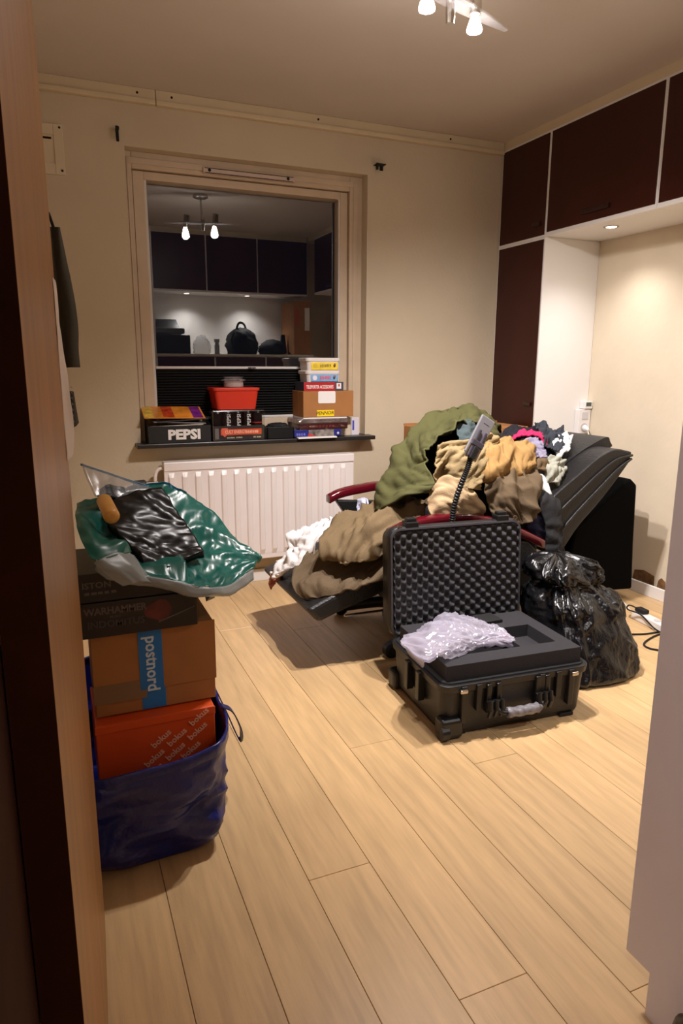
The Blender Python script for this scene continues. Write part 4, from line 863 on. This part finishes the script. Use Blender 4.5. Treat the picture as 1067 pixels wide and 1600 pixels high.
cloth('lilac_print_shirt', [[(812, 692, 2.79), (826, 688, 2.80), (842, 694, 2.79)], [(816, 706, 2.74), (830, 704, 2.73), (846, 708, 2.75)], [(826, 718, 2.70), (836, 718, 2.69), (848, 720, 2.71)]], fab('lilac_print', (140, 134, 156)), 'pale lilac printed shirt below the pink top', 'shirt', thick=.007, group=g, nu=28, nv=28, amp=.014, freq=20, seed=28)
cloth('white_towel', [[(862, 692, 2.9), (874, 682, 2.9), (894, 682, 2.9)], [(866, 704, 2.82), (880, 698, 2.82), (890, 694, 2.84)], [(872, 716, 2.76), (878, 712, 2.76), (884, 708, 2.78)]], wht, 'crumpled white towel next to the headrest', 'towel', thick=.008, group=g, nu=30, nv=30, amp=.014, freq=18, seed=29)
cloth('grey_towel', [[(850, 722, 2.72), (864, 716, 2.72), (878, 722, 2.74)], [(850, 738, 2.67), (864, 734, 2.66), (878, 738, 2.69)], [(852, 756, 2.65), (862, 754, 2.645), (866, 760, 2.66)]], fab('sage_cotton', (160, 160, 146)), 'sage grey towel crumpled over the backrest edge', 'towel', thick=.008, group=g, nu=30, nv=30, amp=.014, freq=20, seed=30)
cloth('olive_brown_sock', [[(828, 722, 2.70), (842, 716, 2.69), (852, 726, 2.70)], [(832, 738, 2.66), (842, 734, 2.65), (850, 742, 2.67)]], fab('umber_cotton', (104, 84, 60)), 'small umber cloth between the ochre shirt and grey towel', 'clothing', thick=.01, group=g, nu=20, nv=20, amp=.012, freq=20, seed=31)
cloth('white_sheet', [[(834, 742, 2.64), (846, 742, 2.645), (854, 752, 2.645)], [(838, 758, 2.61), (848, 762, 2.61), (860, 768, 2.62)], [(848, 766, 2.6), (858, 774, 2.6), (866, 780, 2.61)]], mat('bright_white_cloth', (240, 240, 240), .8), 'flat white cloth corner pointing down over the charcoal trousers', 'clothing', thick=.004, group=g, nu=20, nv=20, amp=.003, freq=10, seed=32)
cloth('blue_print_cloth', [[(562, 782, 3.08), (570, 778, 3.05), (578, 784, 3.0)], [(560, 796, 3.06), (570, 794, 3.02), (580, 800, 2.96)], [(564, 810, 3.04), (572, 810, 3.0), (580, 812, 2.94)]], fab('blue_print', (178, 182, 206)), 'pale blue printed cloth tucked beside the far armrest', 'clothing', thick=.008, group=g, nu=20, nv=20, amp=.01, freq=20, seed=33)
# cardboard box behind the heap
a, b = at(641, 662, y=3.42), at(825, 672, y=3.42)
o = thing('storage_carton', 'cardboard box standing behind the clothes heap', 'box', ((a.x+b.x)/2, 3.56, 0))
zt = at(800, 664, y=3.42).z-.012
obj('carton', MB().box((a.x+.13, 3.42, 0), (b.x, 3.74, zt)), card_m, o, bevel=.003)
obj('lid_flap', MB().box((a.x+.13, 3.74, zt), (b.x, 3.744, zt+.012)), card_m, o)

# flexible stalk with remote
gn_m = mat('stalk_black', (24, 24, 26), .45)
ry = 2.47
sp_ = spline([at(u, v_, y=q) for u, v_, q in ((706, 822, 2.50), (708, 800, 2.49), (714, 775, 2.475), (724, 748, 2.465), (731, 730, 2.46), (736, 712, 2.455))], 120)
t = thing('gooseneck_remote', 'silver remote held upright on a black ribbed flexible stalk', 'remote', tuple(sp_[0]))
obj('ribbed_stalk', MB().tube(sp_, [.0135 if i % 4 < 2 else .0108 for i in range(120)], 14), gn_m, t)
pa, pb = at(722, 712, y=2.452), at(752, 652, y=2.46)
axu = (pb-pa).normalized(); axr = (at(748, 718, y=2.452)-at(722, 712, y=2.452)); axr = (axr-axu*axr.dot(axu)); wv = axr.length; axr.normalize(); axn = axr.cross(axu)
o0 = at(735, 713, y=2.452); L_ = (at(759, 650, y=2.458)-o0).length
def lbox(name, u0, u1, v0, v1, n0, n1, m, p, bev=.003):
    xf = Matrix((axr, axu, axn)).transposed().to_4x4(); xf.translation = o0
    return obj(name, MB().box((u0, v0, n0), (u1, v1, n1), xf), m, p, bevel=bev)
hw = .037
plate = lbox('remote_body', -hw, hw, .006, L_, -.012, .0, silver_m, t, .004)
dkm = mat('dark_key_grey', (62, 58, 68), .45)
for s_ in (-1, 1):
    lbox('clamp_jaw', s_*.008, s_*.024, -.006, L_*.66, .0, .010, dkm, t, .006)
    lbox('clamp_plate', s_*.018, s_*.034, -.012, .055, .0, .006, chrome_m, t, .002)
lbox('clamp_bridge', -.032, .032, .045, .072, .0, .012, dkm, t, .004)
lbox('stalk_socket', -.012, .012, -.010, .045, -.006, .018, gn_m, t, .004)
lbox('key_line', -.014, .016, L_*.83, L_*.84, .0, .0008, dkm, t, 0)

# ------------------------------------------------------------------ hard case
cx0, cx1, cy0, cy1 = 1.198, 1.812, 1.872, 2.335; cxm, cym = (cx0+cx1)/2, (cy0+cy1)/2
case_m = mat('case_black_resin', (26, 25, 26), .42, bump=.15, bscale=260)
CZ = .205
t = thing('hard_case', 'open black hard equipment case with foam lining and latches', 'case', (cxm, cym, 0))
t.rotation_euler = (0, 0, math.radians(-4))
def rr2(z, gx, gy, r_): return [(cxm+p[0], cym+p[1], z) for p in rrect((cx1-cx0)+gx, (cy1-cy0)+gy, r_, 6)]
body = obj('case_base', MB().loft([rr2(.012, -.06, -.055, .03), rr2(.022, -.035, -.03, .035), rr2(CZ-.03, -.012, -.01, .04), rr2(CZ-.028, .006, .006, .045), rr2(CZ, .012, .012, .045)]), case_m, t, bevel=.003)
obj('rim_seal', MB().loft([rr2(CZ-.004, -.012, -.012, .042), rr2(CZ+.006, -.016, -.016, .042)]), blackm_m, t)
foam_m = mat('grey_black_foam', (44, 42, 46), .95, bump=.35, bscale=400)
# foam insert with cut-outs
fx0, fx1, fy0, fy1, fz = cx0+.028, cx1-.028, cy0+.025, cy1-.03, .268
xsf = [fx0, fx0+.05, fx0+.27, fx0+.345, fx0+.36, fx0+.50, fx1]; ysf = [fy0, fy0+.075, fy0+.2, fy0+.26, fy0+.34, fy1]
fmb = MB()
holes = {(1, 1), (2, 1), (1, 2), (4, 1), (4, 2), (3, 9)}
for i in range(6):
    for j in range(5):
        zt = fz if (i, j) not in holes else fz-.05
        fmb.box((xsf[i], ysf[j], CZ-.09), (xsf[i+1], ysf[j+1], zt))
obj('foam_insert', fmb, foam_m, t)
tag(box('foam_block_piece', (fx0+.30, fy0+.30, fz+.0005), (fx0+.42, fy0+.385, fz+.014), blackm_m, bevel=.002), 'small flat black box lying on the case foam', 'box')
# ribs, latches, handle, wheels on the front
FYc = cy0
def fb_(name, x, w, z0, z1, d, m, p, bev=.003): return obj(name, MB().box((x-w/2, FYc-d, z0), (x+w/2, FYc+.03, z1)), m, p, bevel=bev)
for u in (.135, .23, .655, .77, .86): fb_('rib', cx0+(cx1-cx0)*u, .022, .06 if u not in (.23, .77) else .10, CZ-.005, .012, case_m, body)
for u in (.20, .82): obj('padlock_plate', MB().box((cx0+(cx1-cx0)*u-.014+(-.045 if u < .5 else .035), FYc-.018, CZ-.028), (cx0+(cx1-cx0)*u+.014+(-.045 if u < .5 else .035), FYc-.004, CZ-.014)), chrome_m, body, bevel=.003)
for u in (.33, .66):
    x = cx0+(cx1-cx0)*u
    lt = obj('latch', MB().box((x-.032, FYc-.014, .085), (x-.012, FYc+.02, CZ-.01)).box((x+.008, FYc-.014, .085), (x+.028, FYc+.02, CZ-.01)).box((x-.034, FYc-.026, .10), (x+.03, FYc-.004, .135)), black_m, t, bevel=.004)
    for s_ in (-.026, -.002, .022): obj('latch_tooth', MB().tube([(x+s_, FYc-.026, .14), (x+s_, FYc-.034, .105), (x+s_, FYc-.022, .075)], .008, 8), black_m, lt)
hx = cx0+(cx1-cx0)*.5
hd = obj('handle', MB().tube(spline([(hx-.1, FYc-.008, .112), (hx-.085, FYc-.03, .092), (hx-.05, FYc-.036, .088), (hx+.05, FYc-.036, .088), (hx+.085, FYc-.03, .092), (hx+.1, FYc-.008, .112)], 24), .010, 10), black_m, t, smooth=True)
obj('plastic_sleeve', MB().tube(spline([(hx-.062, FYc-.036, .088), (hx-.058, FYc-.036, .088), (hx, FYc-.038, .087), (hx+.056, FYc-.036, .088), (hx+.062, FYc-.036, .088)], 20), [.012]+[.0185+.002*math.sin(i*1.9) for i in range(18)]+[.012], 14), mat('wrapped_grey', (120, 116, 120), .25, var=.3, vscale=60), hd, smooth=True)
obj('base_skirting', MB().loft([rr2(.006, -.05, -.045, .03), rr2(.02, -.04, -.035, .03)]), black_m, body)
for x, y in ((cx0+.045, cy0+.01), ):
    obj('wheel_housing', MB().box((cx0-.004, cy0-.012, .004), (cx0+.085, cy0+.05, .082)), black_m, t, bevel=.016, seg=3)
    obj('wheel', MB().lathe([(.01, -.016), (.03, -.014), (.03, .014), (.01, .016)], (cx0+.012, cy0+.006, .030), 18, (1, 0, 0)), black_m, t)
obj('wheel_housing', MB().box((cx0-.008, cy1-.06, .004), (cx0+.07, cy1+.01, .082)), black_m, t, bevel=.016, seg=3)
for xq, yq in ((cx1-.11, cy0+.01), (cx0+.05, cy0+.02), (cx1-.11, cy1-.08)): obj('foot_pad', MB().box((xq, yq, 0), (xq+.06, yq+.05, .014)), black_m, t, bevel=.003)
for y_ in (cy0+.17, cy0+.27):
    obj('side_latch', MB().box((cx0-.018, y_-.014, .08), (cx0+.01, y_+.014, CZ-.012)), black_m, t, bevel=.003)
# lid
LZ0, LZ1, LY = .205, .655, cy1+.012
th_ = math.radians(4)
lx = Matrix.Translation((cxm, LY, LZ0)) @ Matrix.Rotation(-th_, 4, 'X')
def lr(w, h, d, r_): return [lx @ Vector((p[0], d, p[1]+.226)) for p in rrect(w, h, r_, 6)]
lid = obj('case_lid', MB().loft([lr(.607, .452, 0, .045), lr(.614, .459, .012, .045), lr(.614, .459, .03, .045), lr(.60, .43, .085, .04), lr(.56, .39, .092, .035)]), case_m, t, bevel=.003)
lid_ring = MB().loft([lr(.604, .449, 0, .045), lr(.604, .449, -.010, .045), lr(.590, .433, -.011, .04), lr(.584, .427, -.002, .04)], cap=False)
obj('lid_rim', lid_ring, mat('rim_grey', (62, 60, 64), .5), lid)
nx, nz = 128, 96; P = []
for i in range(nz+1):
    v_ = i/nz*.424-.212; row = []
    for j in range(nx+1):
        u_ = j/nx*.578-.289
        a_ = math.cos(u_*2*math.pi/.049)*math.cos(v_*2*math.pi/.047)
        h_ = -.004-.016*(max(0, a_)**.8) + .008*(max(0, -a_)**.8)
        row.append(lx @ Vector((u_, h_, v_+.226)))
    P.append(row)
obj('egg_crate_foam', MB().grid(P), mat('lid_foam', (58, 57, 60), .95, bump=.2, bscale=400), lid, smooth=True, fix=False)
for u in (-.205, .215):
    c = lx @ Vector((u, .02, .455))
    obj('hasp', MB().box(c+Vector((-.028, -.03, -.004)), c+Vector((.028, .02, .02))).box(c+Vector((-.022, -.02, .0)), c+Vector((.022, .01, .034))), black_m, lid, bevel=.004)
    obj('hasp_ring', MB().lathe([(.006, -.003), (.010, -.003), (.010, .003), (.006, .003), (.006, -.003)], c+Vector((-.055 if u < 0 else .06, -.024, .006)), 14, (0, 1, 0), cap=False), chrome_m, lid)
# clear plastic bag on the foam
cb_rows = [
 [(660, 990, 2.25), (685, 968, 2.27), (712, 965, 2.24), (745, 973, 2.18), (780, 985, 2.12), (800, 1000, 2.05)],
 [(640, 998, 2.18), (672, 985, 2.14), (705, 978, 2.12), (742, 985, 2.10), (775, 994, 2.07), (802, 1002, 2.04)],
 [(626, 1006, 2.10), (662, 1005, 2.05), (700, 998, 2.04), (738, 1000, 2.03), (772, 1000, 2.04), (803, 1005, 2.02)],
 [(636, 1018, 2.03), (665, 1022, 1.97), (700, 1016, 1.98), (730, 1014, 2.0), (765, 1004, 2.02), (805, 1008, 2.02)],
 [(660, 1041, 1.93), (680, 1030, 1.92), (702, 1021, 1.96), (728, 1018, 1.98), (752, 1006, 2.02), (790, 1003, 2.03)]]
G_ = cloth_grid(cb_rows, 60, 72, amp=.017, freq=17, seed=41, fine=1.2)
G2 = [[Vector((p.x, p.y+.004, max(fz+.001, p.z-.035))) if p.x > cx0+.02 else p+Vector((.004, .004, -.012)) for p in r_] for r_ in G_]
t = thing('plastic_bag', 'crumpled clear plastic bag with a red edge lying on the case foam', 'bag', (1.4, 2.05, fz))
obj('bag_top', MB().grid(G_), milky_m, t, smooth=True, fix=False)
obj('bag_underside', MB().grid(G2), milky_m, t, smooth=True, fix=False)
cr = cloth('red_edge', [[(786, 990, 2.09), (800, 1001, 2.04)], [(783, 996, 2.075), (797, 1004, 2.03)]], mat('edge_red', (226, 84, 66), .4), parent=t, thick=.003, nu=8, nv=12, amp=.002)

# ------------------------------------------------------------------ black refuse sack
tr_m = mat('refuse_sack_black', (17, 17, 19), .22, spec=.6, bump=.7, bscale=35, var=.2, vscale=7, stretch=(1, 1, .6))
t = thing('refuse_sack', 'full black refuse sack with a gathered top beside the case', 'sack', (2.02, 2.25, 0))
lev = [(0.0, .18, .19, 1.0), (.02, .215, .225, 1), (.08, .215, .22, 1), (.16, .20, .205, 1), (.24, .18, .18, 1), (.30, .165, .165, 1), (.345, .125, .13, 1), (.375, .10, .11, 1), (.40, .13, .12, 1), (.445, .13, .11, 1), (.475, .09, .09, 1), (.49, .03, .03, 1)]
rings = []; n = 150
prof_s = [spline([Vector((l_[1], l_[2], l_[0])) for l_ in lev], 120)][0]
for i, p in enumerate(prof_s):
    r_ = []
    for j in range(n):
        a_ = 2*math.pi*j/n; c_, s2 = math.cos(a_), math.sin(a_); e_ = .62
        k_ = max(0, min(1, (p.z-.2)/.2)); 
        q = Vector((c_*2.2, s2*2.2, p.z*7))
        d_ = ((1-abs(noise.noise(q*2.3+Vector((8, 5, 1)))))**4-.25)*(.03+.10*k_) + ((1-abs(noise.noise(q*4.6+Vector((2, 5, 7)))))**4-.25)*(.012+.05*k_) + ((1-abs(noise.noise(q+Vector((3, 1, 4)))))**3-.3)*(.07+.16*k_) + (noise.noise(q*2.7))*.05*(.35+k_) + .09*k_*math.sin(a_*9+3*noise.noise(Vector((p.z*9, 0, 0))))
        cx_ = 2.06+.03*math.sin(p.z*5)-.16*max(0, p.z-.1); cy_ = 2.22+.22*p.z
        r_.append(Vector((cx_+math.copysign(abs(c_)**e_, c_)*p.x*(1+d_), cy_+math.copysign(abs(s2)**e_, s2)*p.y*(1+d_), max(0, p.z+.012*noise.noise(q*1.7)*min(1, p.z*20)))))
    rings.append(r_)
obj('sack_body', MB().loft(rings), tr_m, t, smooth=True)
cc = [at(u, v_, y=2.36) for u, v_ in ((942, 922), (958, 925), (970, 942), (974, 962), (962, 968), (952, 958))]
obj('tie_loop', MB().tube(spline(cc, 26), [.009+.006*abs(math.sin(i*.7)) for i in range(26)], 8), tr_m, t, smooth=True)

# ------------------------------------------------------------------ outlet, power strip, cables
YO = 3.457
a, b = at(898, 642, y=YO), at(922, 676, y=YO)
sw = mat('socket_white', (232, 228, 226), .35)
xa, xb = a.x-.0, min(b.x, XR-.006)
t = thing('wall_socket', 'white wall socket with small display thermostat on the alcove side panel', 'socket', ((xa+xb)/2, YO-.03, b.z))
pl = obj('socket_plate', MB().box((xa, YO-.04, b.z), (xb, YO, a.z+.012)), sw, t, bevel=.006)
zm = (a.z+b.z)/2
obj('switch_rocker', MB().box((xa+.024, YO-.044, zm+.02), (xb-.022, YO-.039, a.z-.006)), mat('rocker_grey', (206, 202, 204), .4), pl, bevel=.002)
sxm = (xa+xb)/2
obj('socket_well', MB().lathe([(.026, 0), (.028, .003), (.001, .003)], (sxm, YO-.038, zm-.032), 20, (0, -1, 0)), mat('well_grey', (196, 190, 188), .5), pl)
th2 = obj('thermostat', MB().box((sxm-.012, YO-.05, a.z+.014), (xb, YO, a.z+.062)), sw, t, bevel=.004)
obj('display', MB().box((sxm-.004, YO-.0515, a.z+.03), (xb-.012, YO-.0495, a.z+.054)), mat('lcd_grey', (78, 84, 74), .3), th2)
t = thing('white_plug', 'white plug with cord hanging from the wall socket', 'plug', (sxm, YO-.07, zm-.05))
obj('plug_body', MB().lathe([(.019, 0), (.018, .02), (.010, .035), (.008, .045)], (sxm, YO-.042, zm-.032), 16, (0, -1, -.3)), sw, t)
cz = [Vector((sxm, YO-.075, zm-.045)), Vector((sxm+.002, YO-.085, zm-.09)), Vector((sxm-.015, YO-.08, zm-.16)), Vector((sxm-.05, YO-.07, zm-.25)), Vector((sxm-.08, YO-.06, .40)), Vector((sxm-.05, YO-.05, .012)), Vector((2.95, 3.25, .006)), Vector((2.93, 2.9, .005)), Vector((2.80, 2.62, .006)), Vector((2.76, 2.58, .012))]
obj('cord', MB().tube(spline(cz, 60), .0042, 8), sw, t, smooth=True)
e0, e1 = at(1000, 962, z=.02), at(1040, 980, z=.02)
dv = Vector((e1.x-e0.x, e1.y-e0.y, 0)).normalized(); 
dv = Vector((-.12, -1, 0)).normalized(); nv_ = Vector((-dv.y, dv.x, 0)); s0 = Vector((2.765, 2.56, 0))
t = thing('power_strip', 'white power strip lying on the floor behind the end panel', 'power strip', tuple(s0+dv*.18))
xf = Matrix((dv, nv_, Vector((0, 0, 1)))).transposed().to_4x4(); xf.translation = s0
obj('strip_body', MB().box((0, -.028, 0), (.36, .028, .042), xf), sw, t, bevel=.006)
for i in range(3):
    c_ = s0+dv*(.06+.1*i)+Vector((0, 0, .042))
    obj('outlet', MB().lathe([(.018, 0), (.02, .0015), (.001, .0015)], c_, 16), mat('well_grey', (196, 190, 188)), t)
bplug = thing('black_plug', 'black plug with cable pushed into the white power strip', 'plug', tuple(s0+dv*.06+Vector((0, 0, .044))))
obj('plug_body', MB().box((.01, -.02, .044), (.075, .02, .066), xf), blackm_m, bplug, bevel=.005)
c1 = [s0+dv*.01+Vector((0, 0, .055)), s0+Vector((-.02, .03, .062)), s0+Vector((-.06, .0, .055)), s0+Vector((-.05, -.08, .05)), s0+dv*.2+Vector((-.05, 0, .02)), s0+dv*.3+Vector((-.02, 0, .006))]
obj('cable', MB().tube(spline(c1, 40), .004, 8), blackm_m, bplug, smooth=True)
pts = [at(968, 990, z=.005), at(990, 991, z=.005), at(1012, 990, z=.005), at(1034, 986, z=.005), at(1060, 978, z=.005), at(1070, 985, z=.005), at(1056, 993, z=.005), at(1032, 991, z=.005), at(1015, 998, z=.005), at(1006, 1006, z=.005), at(1012, 1012, z=.005), at(1030, 1016, z=.005), at(1062, 1019, z=.005)]
tag(obj('floor_cable', MB().tube(spline(pts, 90), .0045, 8), blackm_m, smooth=True), 'black cable looping over the floor near the refuse sack', 'cable')
# small dark bag at the end panel, at the very corner
o = blob('small_black_bag', (.984, .685, .055), (.036, .05, .1), black_m, amp=.12, seed=4, fold=False)
tag(o, 'small rounded black bag leaning against the white end panel', 'bag')
